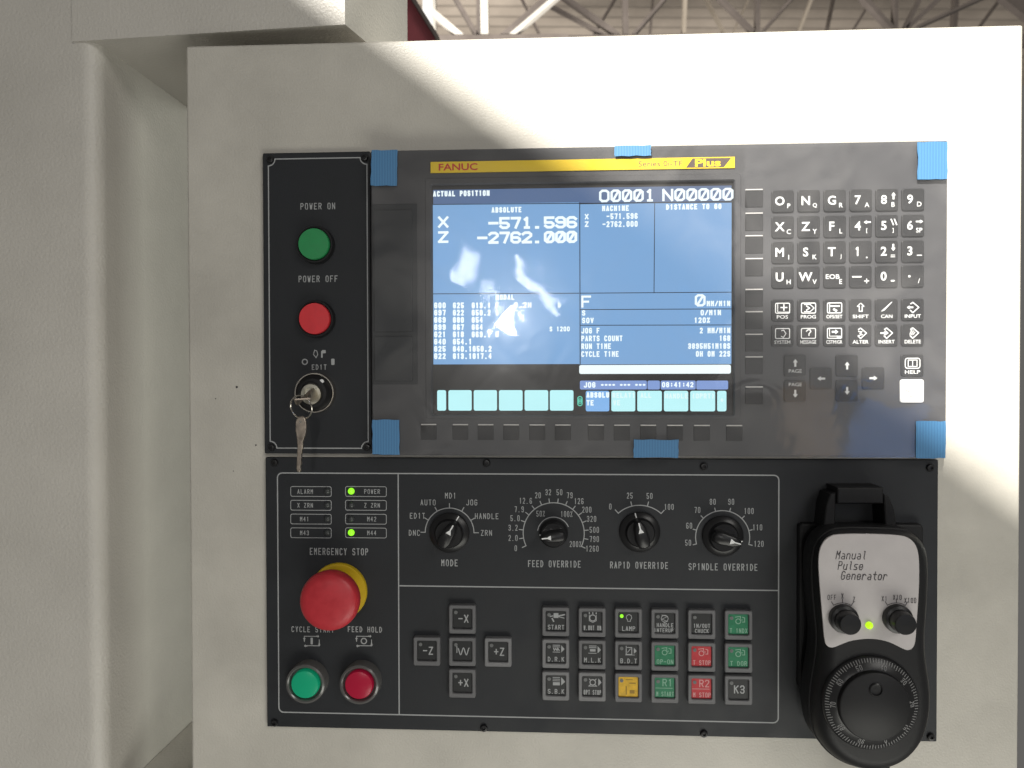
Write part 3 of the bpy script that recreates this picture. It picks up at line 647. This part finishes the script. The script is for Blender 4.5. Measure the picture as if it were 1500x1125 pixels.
def akey(px, py, ang, word=None):
    X = at(px, py, KT)[0]; Z = rowz(py)
    def fn(mb, X, Z):
        dz = 0 if not word else (4 if ang > 0 else -4)
        arrow(mb, X, Z + dz * PX, 11 * PX, 8 * PX, ang, KT)
        if word: ftext(mb, word, X, Z + (-7.5 if ang > 0 else 9) * PX, 5 * PX, 18 * PX, KT, .0)
    key(X, Z, fn)
akey(1165, 535.5, 90, 'PAGE'); akey(1165, 572.5, -90, 'PAGE'); akey(1241, 535.5, 90); akey(1241, 572.5, -90); akey(1203, 554.5, 180); akey(1279.5, 554, 0)
key(cols[5], rowz(535.5), icon('help', 'HELP'))
def rst(mb, X, Z): L = lambda pts: mb.ribbon([(X + a * PX, Z + b * PX) for a, b in pts], .7 * PX, KT + .0001); L(((-12, 0), (-7, 0), (-9.5, 3))); ftext(mb, 'RESET', X + 1.5 * PX, Z, 5 * PX, 15 * PX, KT + .0001); L(((-6, -3), (-2, -8), (3, -3)))
key(cols[5] - .2 * PX, rowz(573), rst, KMW, mat('faint_print', (.35, .34, .33), .6))

# ================================================================== FILM AND TAPE
HF = .0124
fx0, fx1 = at(546, 440, HF)[0], at(1386, 440, HF)[0]; fz1, fz0 = (at(600, 219, HF)[1] + at(1386, 207, HF)[1]) / 2, (at(545, 668, HF)[1] + at(1385, 671, HF)[1]) / 2
NX, NZ = 110, 60; vs = []; rnd = random.Random(3)
waves = [(rnd.uniform(12, 75), rnd.uniform(-60, 60), rnd.uniform(0, 6.3), rnd.uniform(.3, 1)) for _ in range(9)]
for j in range(NZ + 1):
    for i in range(NX + 1):
        x = fx0 + (fx1 - fx0) * i / NX; z = fz0 + (fz1 - fz0) * j / NZ
        s_ = sum(a * math.sin(kx * x + kz * z + ph) / (abs(kx) + abs(kz)) for kx, kz, ph, a in waves)
        ed = min(1, min(i, NX - i, j, NZ - j) / 6)
        vs.append((x, -(HF + .0022 * s_ * ed), z))
fs = [(j * (NX + 1) + i, j * (NX + 1) + i + 1, (j + 1) * (NX + 1) + i + 1, (j + 1) * (NX + 1) + i) for j in range(NZ) for i in range(NX)]
fo = MB().add(vs, fs).build('protective_film', FILM, label='clear wrinkled plastic film taped over the screen and keyboard', category='film')
def tape(px0, py0, px1, py1, label, tilt=0):
    h = HF + .0004; a, b = at(px0, (py0 + py1) / 2, h), at(px1, (py0 + py1) / 2, h); c, d = at((px0 + px1) / 2, py1, h), at((px0 + px1) / 2, py0, h)
    X, Z = (a[0] + b[0]) / 2, (c[1] + d[1]) / 2; w, g = (b[0] - a[0]) / 2, (d[1] - c[1]) / 2; o = []
    r = random.Random(px0)
    for sx, sz, n in ((-1, -1, (1, 0)), (1, -1, (0, 1)), (1, 1, (-1, 0)), (-1, 1, (0, -1))):
        for q in range(5):
            x, z = sx * w + n[0] * w * 2 * q / 5, sz * g + n[1] * g * 2 * q / 5
            j = r.uniform(-.7, .7) * PX; x += j * (n[0] == 0); z += j * (n[1] == 0)
            o.append((X + x * math.cos(tilt) - z * math.sin(tilt), Z + x * math.sin(tilt) + z * math.cos(tilt)))
    MB().prism(o, h, h + .00025).build('tape_strip', TAPE, label=label, category='tape', group='blue tape holding the film')
tape(543.5, 220, 582, 272, 'blue tape piece at the upper left corner of the film', -.02)
tape(900.5, 213.5, 953.5, 228.5, 'small sunlit blue tape piece above the yellow name strip', .012)
tape(1344, 208, 1387.5, 262.5, 'sunlit blue tape piece at the upper right corner of the film', .0)
tape(545.5, 615, 585, 666, 'blue tape piece at the lower left corner of the film', .0)
tape(928, 644, 994, 670.5, 'wide blue tape piece below the row of soft keys', -.008)
tape(1341.5, 617, 1385, 671, 'blue tape piece at the lower right corner of the film, below the white key', .0)

# ================================================================== OPERATOR PANEL
x0, x1 = at(390, 870, HP)[0], at(1373.5, 870, HP)[0]; z1 = (at(389, 668, HP)[1] + at(1376, 675, HP)[1]) / 2; z0 = (at(391, 1065, HP)[1] + at(1371, 1086, HP)[1]) / 2
z1 = min(z1, z0 + 1) ; zpw = WLOC[pw].z
op = thing('operator_panel', ((x0 + x1) / 2, 0, z0), 'wide black operator panel with dials, square keys and emergency stop', 'panel')
MB().prism(rrect(x0, x1, z0, min(z1, zpw - .0001), .0008, 2), .0002, HP, .0005).build('plate', PLATE, op)
lx0, lx1 = at(407.5, 870, T)[0], at(1140.5, 870, T)[0]; lz1 = (at(407, 692, T)[1] + at(1141, 697, T)[1]) / 2; lz0 = (at(409, 1042.5, T)[1] + at(1140, 1059.5, T)[1]) / 2
mb = MB(); mb.ribbon(rrect(lx0, lx1, lz0, lz1, 7 * PX, 4), 1.8 * PX, T, True)
xm = at(584, 870, T)[0]; zm = (at(584, 857, T)[1] + at(1140, 866, T)[1]) / 2
mb.ribbon([(xm, lz0), (xm, lz1)], 1.8 * PX, T); mb.ribbon([(xm, zm), (lx1, zm)], 1.8 * PX, T); mb.build('frame_line', PRINT, op)
screws(((402.5, 677.5), (713, 678), (1031, 683), (1362, 685), (402.5, 1058.5), (709, 1066), (1031, 1074.5), (1363, 1079)), HP, op)
# indicator lamps
for i, (a, b) in enumerate((('ALARM', 'POWER'), ('X ZRN', 'Z ZRN'), ('M41', 'M42'), ('M43', 'M44'))):
    for j, s in enumerate((a, b)):
        py = 720 + i * 20.2; c = 455.5 if j == 0 else 536; X, Z = at(c, py, T)
        ind = MB().ribbon(rrect(X - 30.5 * PX, X + 30.5 * PX, Z - 7.3 * PX, Z + 7.3 * PX, 2.5 * PX, 3), 1.0 * PX, T, True).build('indicator', PRINT, op)
        legend(ind, s, (447 if len(s) > 3 else 446) if j == 0 else (545 if len(s) > 3 else 544.5), py, 7, 5.0, .9)
        X, Z = at(479.5 if j == 0 else 514.5, py - .5, T); on = s in ('POWER', 'M44')
        MB().lathe(X, Z, [(4.9 * PX, HP), (4.7 * PX, HP + .0006), (3.6 * PX, HP + .0014), (1.9 * PX, HP + .0019), (.0003, HP + .002)], 18).build('lamp', LEDG if on else LEDO, ind)
legend(op, 'EMERGENCY STOP', 496.5, 808, 10.4, 6.4, 1.25)
# emergency stop
X, Z = at(496, 866.5, HP + .002); e_ = MB().lathe(X, Z, [(42 * PX, HP), (42 * PX, HP + .002), (41 * PX, HP + .003), (27 * PX, HP + .0034), (24 * PX, HP + .012), (.001, HP + .012)], 64).build('emergency_stop', ESY, op, label='yellow collar ring of the emergency stop')
MB().lathe(X, Z, [(20 * PX, HP + .0121), (30 * PX, HP + .014), (37 * PX, HP + .0155), (41.2 * PX, HP + .0175), (42.4 * PX, HP + .021), (42.3 * PX, HP + .0235), (41 * PX, HP + .0262), (38 * PX, HP + .0278), (30 * PX, HP + .0290), (16 * PX, HP + .0297), (.0005, HP + .030)], 72).build('button_head', ESR, e_, label='red mushroom head')
legend(op, 'CYCLE START', 427, 921.5, 8.6, 6.0, 1.15, align='l'); legend(op, 'FEED HOLD', 534.5, 922, 8.6, 5.9, 1.15)
for px, kd in ((456.5, 0), (533, 1)):
    X, Z = at(px, 939, T); mb = MB(); p = PX
    mb.ribbon([(X - 11 * p, Z - 1 * p), (X - 11 * p, Z + 7 * p), (X + 9 * p, Z + 7 * p)], 1.1 * p, T); mb.ribbon([(X + 11.5 * p, Z + 2 * p), (X + 11.5 * p, Z - 7 * p), (X - 9 * p, Z - 7 * p)], 1.1 * p, T)
    for ax, az, an in ((9, 7.2, 0), (-9, -7.4, 180), (11.5, -5, -90), (-11, 3, 90)): arrow(mb, X + ax * p, Z + az * p, 5 * p, 5 * p, an, T)
    if kd: mb.ribbon(circ(X, Z, 4 * p, 18), 1.6 * p, T, True)
    else: mb.poly(rrect(X - 1.6 * p, X + 1.8 * p, Z - 5 * p, Z + 5 * p, .8 * p), T)
    mb.build('cycle_symbol', PRINT, op)
for px, py, m, lb in ((447.5, 1002, LENG, 'green lit cycle start button'), (526, 1003, LENR, 'red feed hold button')):
    X, Z = at(px + 1.2, py - 2, .009)
    b = MB().lathe(X, Z, [(30 * PX, HP), (30 * PX, HP + .006), (28.6 * PX, HP + .0085), (26 * PX, HP + .0092), (24.4 * PX, HP + .0086), (23.2 * PX, HP + .005), (.001, HP + .005)], 52).build('push_button', CLEARB, op, label=lb)
    MB().lathe(X, Z, [(21 * PX, HP + .0051), (21 * PX, HP + .0082), (19.6 * PX, HP + .0096), (14 * PX, HP + .0102), (.0005, HP + .0105)], 40).build('lens', m, b)
# rotary switches
def dial(name, cx, cy, r, a0, a1, n, labels, tick=6.5):
    X, Z = at(cx, cy, T); mb = MB(); mb.arc(X, Z, r * PX, a0, a1, 1.35 * PX, T)
    for i in range(n):
        a = math.radians(a0 + (a1 - a0) * i / (n - 1)); c, s = math.cos(a), math.sin(a)
        mb.ribbon([(X + r * PX * c, Z + r * PX * s), (X + (r + tick) * PX * c, Z + (r + tick) * PX * s)], 1.35 * PX, T)
    for s, px, py in labels: q = at(px, py, T); text(mb, s, q[0], q[1], 8.6 * PX, (5.0 if s[0].isdigit() else 6.1) * PX, 1.0 * PX, T)
    return mb.build('dial_scale', PRINT, op), (X, Z)
def knob(c, ang, r=20, sk=9.5):
    X, Z = c; hs, hb, ht = HP + .0030, HP + .0042, HP + .0150
    k = MB().lathe(X, Z, [((r + sk) * PX, HP), ((r + sk) * PX, HP + .0012), ((r + sk - .9) * PX, HP + .0018), ((r + sk * .16) * PX, hs), (r * PX, hb), ((r - 1) * PX, hb + .002), (.001, hb + .002)], 44).build('rotary_switch', BLKG, op)
    a = math.radians(ang); u = Vector((math.cos(a), math.sin(a))); v = Vector((-u.y, u.x)); R_ = r * PX
    def q(s, t): return (X + u.x * s * R_ + v.x * t * R_, Z + u.y * s * R_ + v.y * t * R_)
    o = [q(-.85, -.40), q(-.4, -.5), q(.5, -.42), q(1.0, -.20), q(1.04, 0), q(1.0, .20), q(.5, .42), q(-.4, .5), q(-.85, .40), q(-1.0, 0)]
    mb = MB(); mb.layers([(o, hb + .001), (o, ht - .002), (offset_loop(o, .0006), ht - .0006), (offset_loop(o, .0014), ht)]); mb.build('grip', BLKG, k)
    hp = ht + .0001; mb = MB(); mb.ribbon([q(.5, 0), q(.93, 0)], 1.8 * PX, hp); mb.poly([q(.22, -.2), q(.62, 0), q(.22, .2)], hp); mb.build('pointer', PRINTB, k)
    lo = hs + .00006; l1 = HP + .0018 + .0001
    mb = MB(); w = .9 * PX / R_
    mb.add([(*q(s_, t_)[:1], -h_, q(s_, t_)[1]) for s_, t_, h_ in ((1.09, -w, lo), (1.09, w, lo), (1 + .9 * sk / r, w, l1), (1 + .9 * sk / r, -w, l1))], [(0, 1, 2, 3)]); mb.build('skirt_line', PRINTB, k)
_, c = dial('mode', 658.5, 780, 36, 180, 0, 7, (('DNC', 607, 780.5), ('EDIT', 611.5, 755.5), ('AUTO', 627, 736), ('MDI', 660, 726), ('JOG', 691, 736), ('HANDLE', 713, 756), ('ZRN', 712.5, 780.5))); knob(c, 60, 20)
legend(op, 'MODE', 658.5, 824.5, 10, 6.6, 1.25)
s_, c = dial('feed', 811, 781, 44.5, 205, -25, 16, (('0', 755.5, 803), ('2.0', 751.5, 788), ('3.2', 751.5, 773), ('5.0', 754.5, 759), ('7.9', 760.5, 746), ('12.6', 770, 733.5), ('20', 788, 725.5), ('32', 803, 721), ('50', 819.5, 721), ('79', 834.5, 725.5), ('126', 848, 734), ('200', 859.5, 746.5), ('320', 866.5, 760), ('500', 870.5, 776), ('790', 870.5, 789.5), ('1260', 867.5, 803.5)), 6)
knob(c, 186, 17.5, 3.5)
mb = MB(); mb.arc(c[0], c[1], 23.5 * PX, 170, 25, 1.2 * PX, T)
for s, px, py in (('50%', 792, 752.5), ('100%', 830, 753), ('200%', 843, 797)): q = at(px, py, T); text(mb, s, q[0], q[1], 8.6 * PX, 4.6 * PX, .9 * PX, T)
mb.build('dial_scale', PRINT, op)
legend(op, 'FEED OVERRIDE', 812, 826, 10, 6.05, 1.2)
_, c = dial('rapid', 937, 786.5, 46, 132, 48, 4, (('0', 894, 742), ('25', 922.5, 726), ('50', 951.5, 726.5), ('100', 980, 742.5))); c = at(937, 779, T); knob(c, 104, 20)
legend(op, 'RAPID OVERRIDE', 936, 828, 10, 6.1, 1.2)
_, c = dial('spindle', 1058.5, 787, 38.5, 195, -15, 8, (('50', 1008, 795), ('60', 1009.5, 770), ('70', 1021.5, 747), ('80', 1044, 735), ('90', 1071, 735), ('100', 1097, 748.5), ('110', 1109.5, 772.5), ('120', 1111.5, 796.5)), 5); c = at(1058.5, 785, T); knob(c, -15, 20)
legend(op, 'SPINDLE OVERRIDE', 1059, 830.5, 10, 6.25, 1.2)
# square keys
def frame_mesh(m):
    return MB().frame(rrect(-19.6 * PX, 19.6 * PX, -21 * PX, 21 * PX, 2.6 * PX, 3), rrect(-14.4 * PX, 14.4 * PX, -14.2 * PX, 15.6 * PX, 1.8 * PX, 3), 0, .0042, .0005).mesh('square_key', m, (0, 0, 0))
FR = {GREYP: frame_mesh(GREYP), GREYP2: frame_mesh(GREYP2)}
def cap_mesh(m): return MB().prism(rrect(-14.3 * PX, 14.3 * PX, -14.1 * PX, 15.5 * PX, 1.7 * PX, 3), .0003, .0029, .0003).mesh('cap', m, (0, 0, 0))
CP = {m: cap_mesh(m) for m in (CAPB, CAPG, CAPR, CAPY)}
PRD = {CAPB: PRINT, CAPG: mat('print_on_green', (.22, .42, .30), .6), CAPR: mat('print_on_red', (.62, .30, .30), .6), CAPY: mat('print_on_yellow', (.30, .18, .02), .6)}
def sqkey(px, py, cap, fn, fm=GREYP, lit=False):
    X, Z = at(px, py, HP + .0042); k = place('square_key', FR[fm], (X, -HP - .00005, Z), op); c = place('cap', CP[cap], (X, -HP - .00005, Z), k)
    h = HP + .00305; mb = MB(); fn(mb, X, Z, h)
    mb.build('legend', PRD[cap], k)
    p = PX; mb = MB()
    mb.prism(circ(X - 9.5 * p, Z + 9.5 * p, 2.6 * p, 12), h - .0001, h + .0002)
    mb.build('lamp', LEDG if lit else mat('dull_lens', (.16, .165, .165), .3), k)
def big(s):
    def fn(mb, X, Z, h): text(mb, s, X + 1.5 * PX, Z + .5 * PX, 12 * PX, 8.5 * PX, 1.7 * PX, h, fill=.78)
    return fn
def wave(mb, X, Z, h):
    mb.ribbon([(X + (-6 + i * .5) * PX, Z + 5 * math.sin(i * .37 + 2.2) * PX) for i in range(33)], 1.5 * PX, h); mb.ribbon([(X - 8 * PX, Z + 7 * PX), (X - 8 * PX, Z - 2 * PX)], 1.2 * PX, h)
sqkey(677, 907.5, CAPB, big('-X')); sqkey(625, 954.5, CAPB, big('-Z'), GREYP); sqkey(677, 955, CAPB, wave); sqkey(729.5, 956, CAPB, big('+Z'), GREYP2); sqkey(677, 1001.5, CAPB, big('+X'))
def ico(kind, w1, w2=None):
    def fn(mb, X, Z, h):
        p = PX; L = lambda pts, w=1.1, cl=False: mb.ribbon([(X + a * p, Z + b * p) for a, b in pts], w * p, h, cl)
        B_ = lambda a, b, c, d: mb.poly([(X + a * p, Z + c * p), (X + b * p, Z + c * p), (X + b * p, Z + d * p), (X + a * p, Z + d * p)], h)
        if kind == 'gun': B_(-3, 4, 5, 12); L(((4, 8), (13, 10)), 2); L(((4, 7), (12, 5)), 1.2); L(((-5, 4), (-3, 0)), 2); L(((-4, 8), (-8, 7)), 1.4)
        if kind == 'lampi': L(((-1, 2), (-1, 4), (-3, 7), (-2, 10.5), (1, 12), (4, 10.5), (5, 7), (3, 4), (3, 2), (-1, 2)), 1)
        if kind == 'gear': L(circ(1, 6, 4.5, 12), 1.3, True); [L(((q, 12), (q, 14)), 1.4) for q in (-4, 1, 6)]; L(((-4, 10), (-4, 2), (1, -.5), (6, 2), (6, 10)), 1)
        if kind == 'blk': [L(((-4, q), (6, q)), 1) for q in (12, 9.5, 2)]; L(((-3, 7.5), (-2, 4.5), (0, 7), (2, 4.5), (3, 7.5), (5, 4.5)), 1.5); mb.poly([(X + a * p, Z + b * p) for a, b in ((8, 1.5), (13, 6.5), (8, 12))], h)
        if kind == 'blk2': [L(((-4, q), (6, q)), 1.2) for q in (12, 9.5)]; B_(-3, 5, 4, 7.5); L(((-5, 1.5), (6, 1.5)), 1); mb.poly([(X + a * p, Z + b * p) for a, b in ((8, 1.5), (13, 6.5), (8, 12))], h)
        if kind == 'sbk': B_(-4, 6, .5, 5); [L(((-4, q), (6, q)), 1) for q in (7, 9.5, 12)]; mb.poly([(X + a * p, Z + b * p) for a, b in ((8, .5), (14, 6), (8, 12.5))], h)
        if kind == 'sq': L(((-3, 13), (-3, 1), (5, 1), (5, 11), (-3, 11)), 1.2); L(((-1, 4), (3, 9)), 1); mb.poly([(X + a * p, Z + b * p) for a, b in ((8, 2), (12, 6), (8, 11))], h); L(((-4, .2), (9, .2)), .9)
        if kind == 'opt': L(circ(1, 6, 4, 12), 1.4, True); [L(((1 + 5 * a, 6 + 5 * b), (1 + 7 * a, 6 + 7 * b)), 1.2) for a, b in ((-.7, .7), (.7, .7), (-.7, -.7), (.7, -.7))]; L(((-5, .5), (7, .5)), 1); mb.poly([(X + a * p, Z + b * p) for a, b in ((9, 1), (14, 6), (9, 12))], h)
        if kind == 'pump': L(((-4, 11), (3, 12), (3, 9)), 1.2); L(circ(0, 5, 3.6, 10), 1.2, True); L(((6, 11), (9, 10), (9, 4), (6, 4)), 1.2); L(((2, 7), (6, 7)), 1)
        if kind == 'vis': L(((-4, 12), (4, 10), (-4, 6), (4, 3), (-1, 1)), 1.1); L(circ(0, 7, 5, 10), .9, True)
        if kind == 'yel': L(((-3, 11), (6, 11)), 1.1); L(((2, 6), (10, 6)), 1.5); L(((-3, 1), (-3, -10)), 1.6); B_(2, 9, -9, -4)
        if kind[0] == 'R': text(mb, kind, X + 4 * p, Z + 8 * p, 11 * p, 8 * p, 1.5 * p, h, fill=.8); L(((-13, 0), (11, 0)), 1)
        if kind == 'none': pass
        if w2: text(mb, w1, X + .5 * p, Z - 2.5 * p, 6 * p, 4.1 * p, .95 * p, h, fill=.76); text(mb, w2, X + .5 * p, Z - 10 * p, 6 * p, 4.1 * p, .95 * p, h, fill=.76)
        elif w1: text(mb, w1, X + .5 * p, Z - 8.5 * p, 7 * p, min(5, 26 / len(w1)) * p, 1.05 * p, h, fill=.76)
    return fn
GX = (814, 867.4, 920.6, 974, 1028, 1082)
spec = [[('gun', 'START', CAPB, 0), ('gear', 'W.OUT ON', CAPB, 0), ('lampi', 'LAMP', CAPB, 0), ('vis', 'HANDLE', CAPB, 0), ('none', 'IN/OUT', CAPB, 0), ('pump', 'T INDX', CAPG, 0)],
        [('blk', 'D.R.K', CAPB, 1), ('blk2', 'M.L.K', CAPB, 0), ('sq', 'B.D.T', CAPB, 0), ('pump', 'OP-ON', CAPG, 0), ('pump', 'T STOP', CAPR, 0), ('pump', 'T DOR', CAPG, 0)],
        [('sbk', 'S.B.K', CAPB, 1), ('opt', 'OPT STOP', CAPB, 1), ('yel', '', CAPY, 0), ('R1', 'M START', CAPG, 0), ('R2', 'M STOP', CAPR, 0), ('none', 'K3', CAPB, 0)]]
second = {'HANDLE': 'INTERUPT', 'IN/OUT': 'CHUCK'}
for r_, y0, y1 in ((0, 911, 916), (1, 958, 964.2), (2, 1005.3, 1011.5)):
    for c_, px in enumerate(GX):
        kd, w1, cap, pale = spec[r_][c_]; py = y0 + (y1 - y0) * (px - 814) / 268
        sqkey(px, py, cap, big('K3') if w1 == 'K3' else ico(kd, w1, second.get(w1)), GREYP2 if pale else GREYP, w1 == 'LAMP')

# ================================================================== HANDWHEEL HOLDER
hold = thing('handwheel_holder', (*at(1262, 780, HP)[:1], -HP, at(1262, 780, HP)[1]), 'black bracket with a square hook loop on the panel above the handwheel', 'bracket')
a, b = at(1170, 890, .008), at(1352, 890, .008); c, d = at(1260, 767, .008), at(1260, 1012, .008)
MB().prism(rrect(a[0], b[0], d[1], c[1], .003, 3), HP + .0001, .009, .0015).build('back_plate', BLK, hold)
hh = .022
def hp_(l, h): return [at(*q, h) for q in l]
MB().prism(hp_(((1206, 778), (1224, 778), (1225, 722), (1216, 724), (1210, 740)), hh), HP + .0002, hh, .001).build('hook_arm', BLK, hold)
MB().prism(hp_(((1297, 778), (1315, 778), (1310, 745), (1303, 728), (1294, 722)), hh), HP + .0002, hh, .001).build('hook_arm', BLK, hold)
MB().prism(hp_(((1225.5, 738), (1293.5, 738), (1293.5, 714), (1226, 714)), hh), HP + .0002, hh + .001, .001).build('hook_bar', BLK, hold)

# ================================================================== MANUAL PULSE GENERATOR
hA, hB = .012, .046
left = [(1232, 771), (1212, 776), (1196, 790), (1188, 812), (1188, 850), (1191, 890), (1195, 925), (1194, 955), (1189, 985), (1185, 1010), (1184, 1040), (1189, 1070), (1203, 1093), (1222, 1110), (1246, 1122)]
right = [(1278, 1126), (1308, 1119), (1331, 1104), (1349, 1080), (1358, 1050), (1361, 1020), (1359, 990), (1354, 960), (1352, 930), (1355, 895), (1357, 860), (1358, 820), (1353, 795), (1338, 779), (1318, 773)]
o = smooth_loop([at(*q, .034) for q in left + right], 2)
# loop is counter-clockwise in (x, z)
mpg = thing('manual_pulse_generator', (*at(1272, 1115, .02)[:1], -.02, at(1272, 1115, .02)[1]), 'black handheld handwheel unit with pale face plate hooked on the panel', 'hand controller')
MB().layers([(offset_loop(o, .005), hA), (offset_loop(o, .0015), hA + .002), (o, hA + .006), (o, .034), (offset_loop(o, .0008), .0345), (offset_loop(o, .0010), .0362), (offset_loop(o, .0022), .0400), (offset_loop(o, .0046), .0436), (offset_loop(o, .0080), .0456), (offset_loop(o, .0105), hB)]).build('shell', BLK, mpg)
hf = hB + .0006
fp = [(1228, 781.5), (1318, 783), (1336, 790), (1345, 805), (1347, 830), (1346, 870), (1343, 910), (1341, 943), (1336, 951), (1329, 953), (1320, 949), (1300, 939), (1275, 935), (1248, 938), (1232, 944), (1221, 949), (1213, 948), (1208, 941), (1205, 905), (1201, 860), (1198.5, 820), (1202, 800), (1212, 787)]
o2 = smooth_loop([at(*q, hf) for q in fp][::-1], 2)
plate = MB().prism(o2, hB - .0005, hf, .0002).build('face_plate', PLATEW, mpg)
ht = hf + .0001; KM_ = (D - ht) / F_PX
mb = MB()
for s, px, py in (('Manual', 1225, 813), ('Pulse', 1228, 828.5), ('Generator', 1232.5, 843)):
    X, Z = at(px, py, ht); text(mb, s, X, Z, 12.5 * KM_, 7.4 * KM_, 1.15 * KM_, ht, 'l', .18, .74)
mb.build('lettering', DPRINT, plate)
for cx, lab in ((1234, (('OFF', 1218.5, 875), ('X', 1234, 873), ('Z', 1251, 878))), (1313, (('X1', 1295.5, 877), ('X10', 1314.5, 875), ('X100', 1333.5, 879.5)))):
    X, Z = at(cx, 907, ht); mb = MB(); r = 23.5 * KM_; mb.arc(X, Z, r, 122, 58, 1.0 * KM_, ht, 12)
    for a in (122, 90, 58): c, s = math.cos(math.radians(a)), math.sin(math.radians(a)); mb.ribbon([(X + r * c, Z + r * s), (X + (r + 6 * KM_) * c, Z + (r + 6 * KM_) * s)], 1.0 * KM_, ht)
    for s, px, py in lab: q = at(px, py, ht); text(mb, s, q[0], q[1], 7.5 * KM_, 4.5 * KM_, .85 * KM_, ht)
    mb.build('selector_scale', DPRINT, plate)
    X, Z = at(cx + 1.5, 906, hf + .001)
    kn = MB().lathe(X, Z, [(20.5 * KM_, hf), (20.5 * KM_, hf + .003), (19.5 * KM_, hf + .0042), (15.8 * KM_, hf + .0048), (15.3 * KM_, hf + .0118), (14.2 * KM_, hf + .0130), (.0005, hf + .0133)], 36).build('selector_knob', BLKG, mpg)
X, Z = at(1273.7, 916.5, hf + .001); MB().lathe(X, Z, [(5.2 * KM_, hf), (5.0 * KM_, hf + .0012), (3.4 * KM_, hf + .0024), (.0003, hf + .003)], 18).build('indicator_lamp', LEDY, mpg)
# dial
X, Z = at(1276, 1030, hB + .002)
wh = MB().lathe(X, Z, [(68 * KM_, hB - .0005), (68 * KM_, hB + .001), (66 * KM_, hB + .0022), (52 * KM_, hB + .0042), (50.5 * KM_, hB + .0045), (.001, hB + .0046)], 80).build('handwheel', BLKG, mpg)
mb = MB()
def ringh(r): return hB + .0022 + (66 - r) / 14 * .002 + .00012
DIM = mat('dim_print', (.26, .26, .26), .6)
for i in range(100):
    a = math.radians(90 - (45 - i) * -3.6 ); a = math.radians(90 + (i - 44.5) * 3.6); r0, r1 = 65.5, (60 if i % 5 else 58.5)
    c, s = math.cos(a), math.sin(a); w = .45 * KM_
    mb.add([(X + (r * c - w * t * s) * 1.0 * (KM_ if 0 else 1) if 0 else X + r * KM_ * c - w * t * s, -ringh(r), Z + r * KM_ * s + w * t * c) for r, t in ((r0, -1), (r0, 1), (r1, 1), (r1, -1))], [(0, 1, 2, 3)])
for i in range(10):
    a = math.radians(90 + (i * 10 - 44.5) * 3.6); r = 55.2; c, s = math.cos(a), math.sin(a); tb = MB(); text(tb, '%d' % (i * 10), 0, 0, 7 * KM_, 5 * KM_, .9 * KM_, 0)
    rot = a - math.pi / 2
    mb.add([(X + r * KM_ * c + v[0] * math.cos(rot) - v[2] * math.sin(rot), -ringh(r + (v[2] / KM_)) + v[1] - .0001, Z + r * KM_ * s + v[0] * math.sin(rot) + v[2] * math.cos(rot)) for v in tb.v], tb.f)
mb.build('scale', DIM, wh)
hd = hB + .0085
MB().lathe(X, Z, [(50 * KM_, hB + .0046), (50 * KM_, hd - .002), (49 * KM_, hd - .0006), (47 * KM_, hd), (.001, hd + .0001)], 64).build('turning_disc', BLK, wh)
XC, ZC_ = at(1283, 1010, hd); MB().lathe(XC, ZC_, [(9.5 * KM_, hd - .0001), (9.5 * KM_, hd + .0008), (8 * KM_, hd + .0012), (7.2 * KM_, hd + .0003), (4 * KM_, hd + .0002), (.0003, hd + .0003)], 28).build('crank_seat', BLKG, wh)
XT, ZT = at(1274, 961, hB); MB().poly([(XT - .0009, ZT + .0004), (XT, ZT - .0006), (XT + .0009, ZT + .0004)], hB + .0001).build('index_mark', PRINTB, mpg)
X, Z = at(1285, 1121, .028)
MB().tube([(X, -.028, Z + .006), (X, -.028, Z - .012), (X + .001, -.027, Z - .05), (X + .01, -.025, Z - .10)], [.0075, .0070, .0045, .0045], 16).build('cable', BLK, mpg)
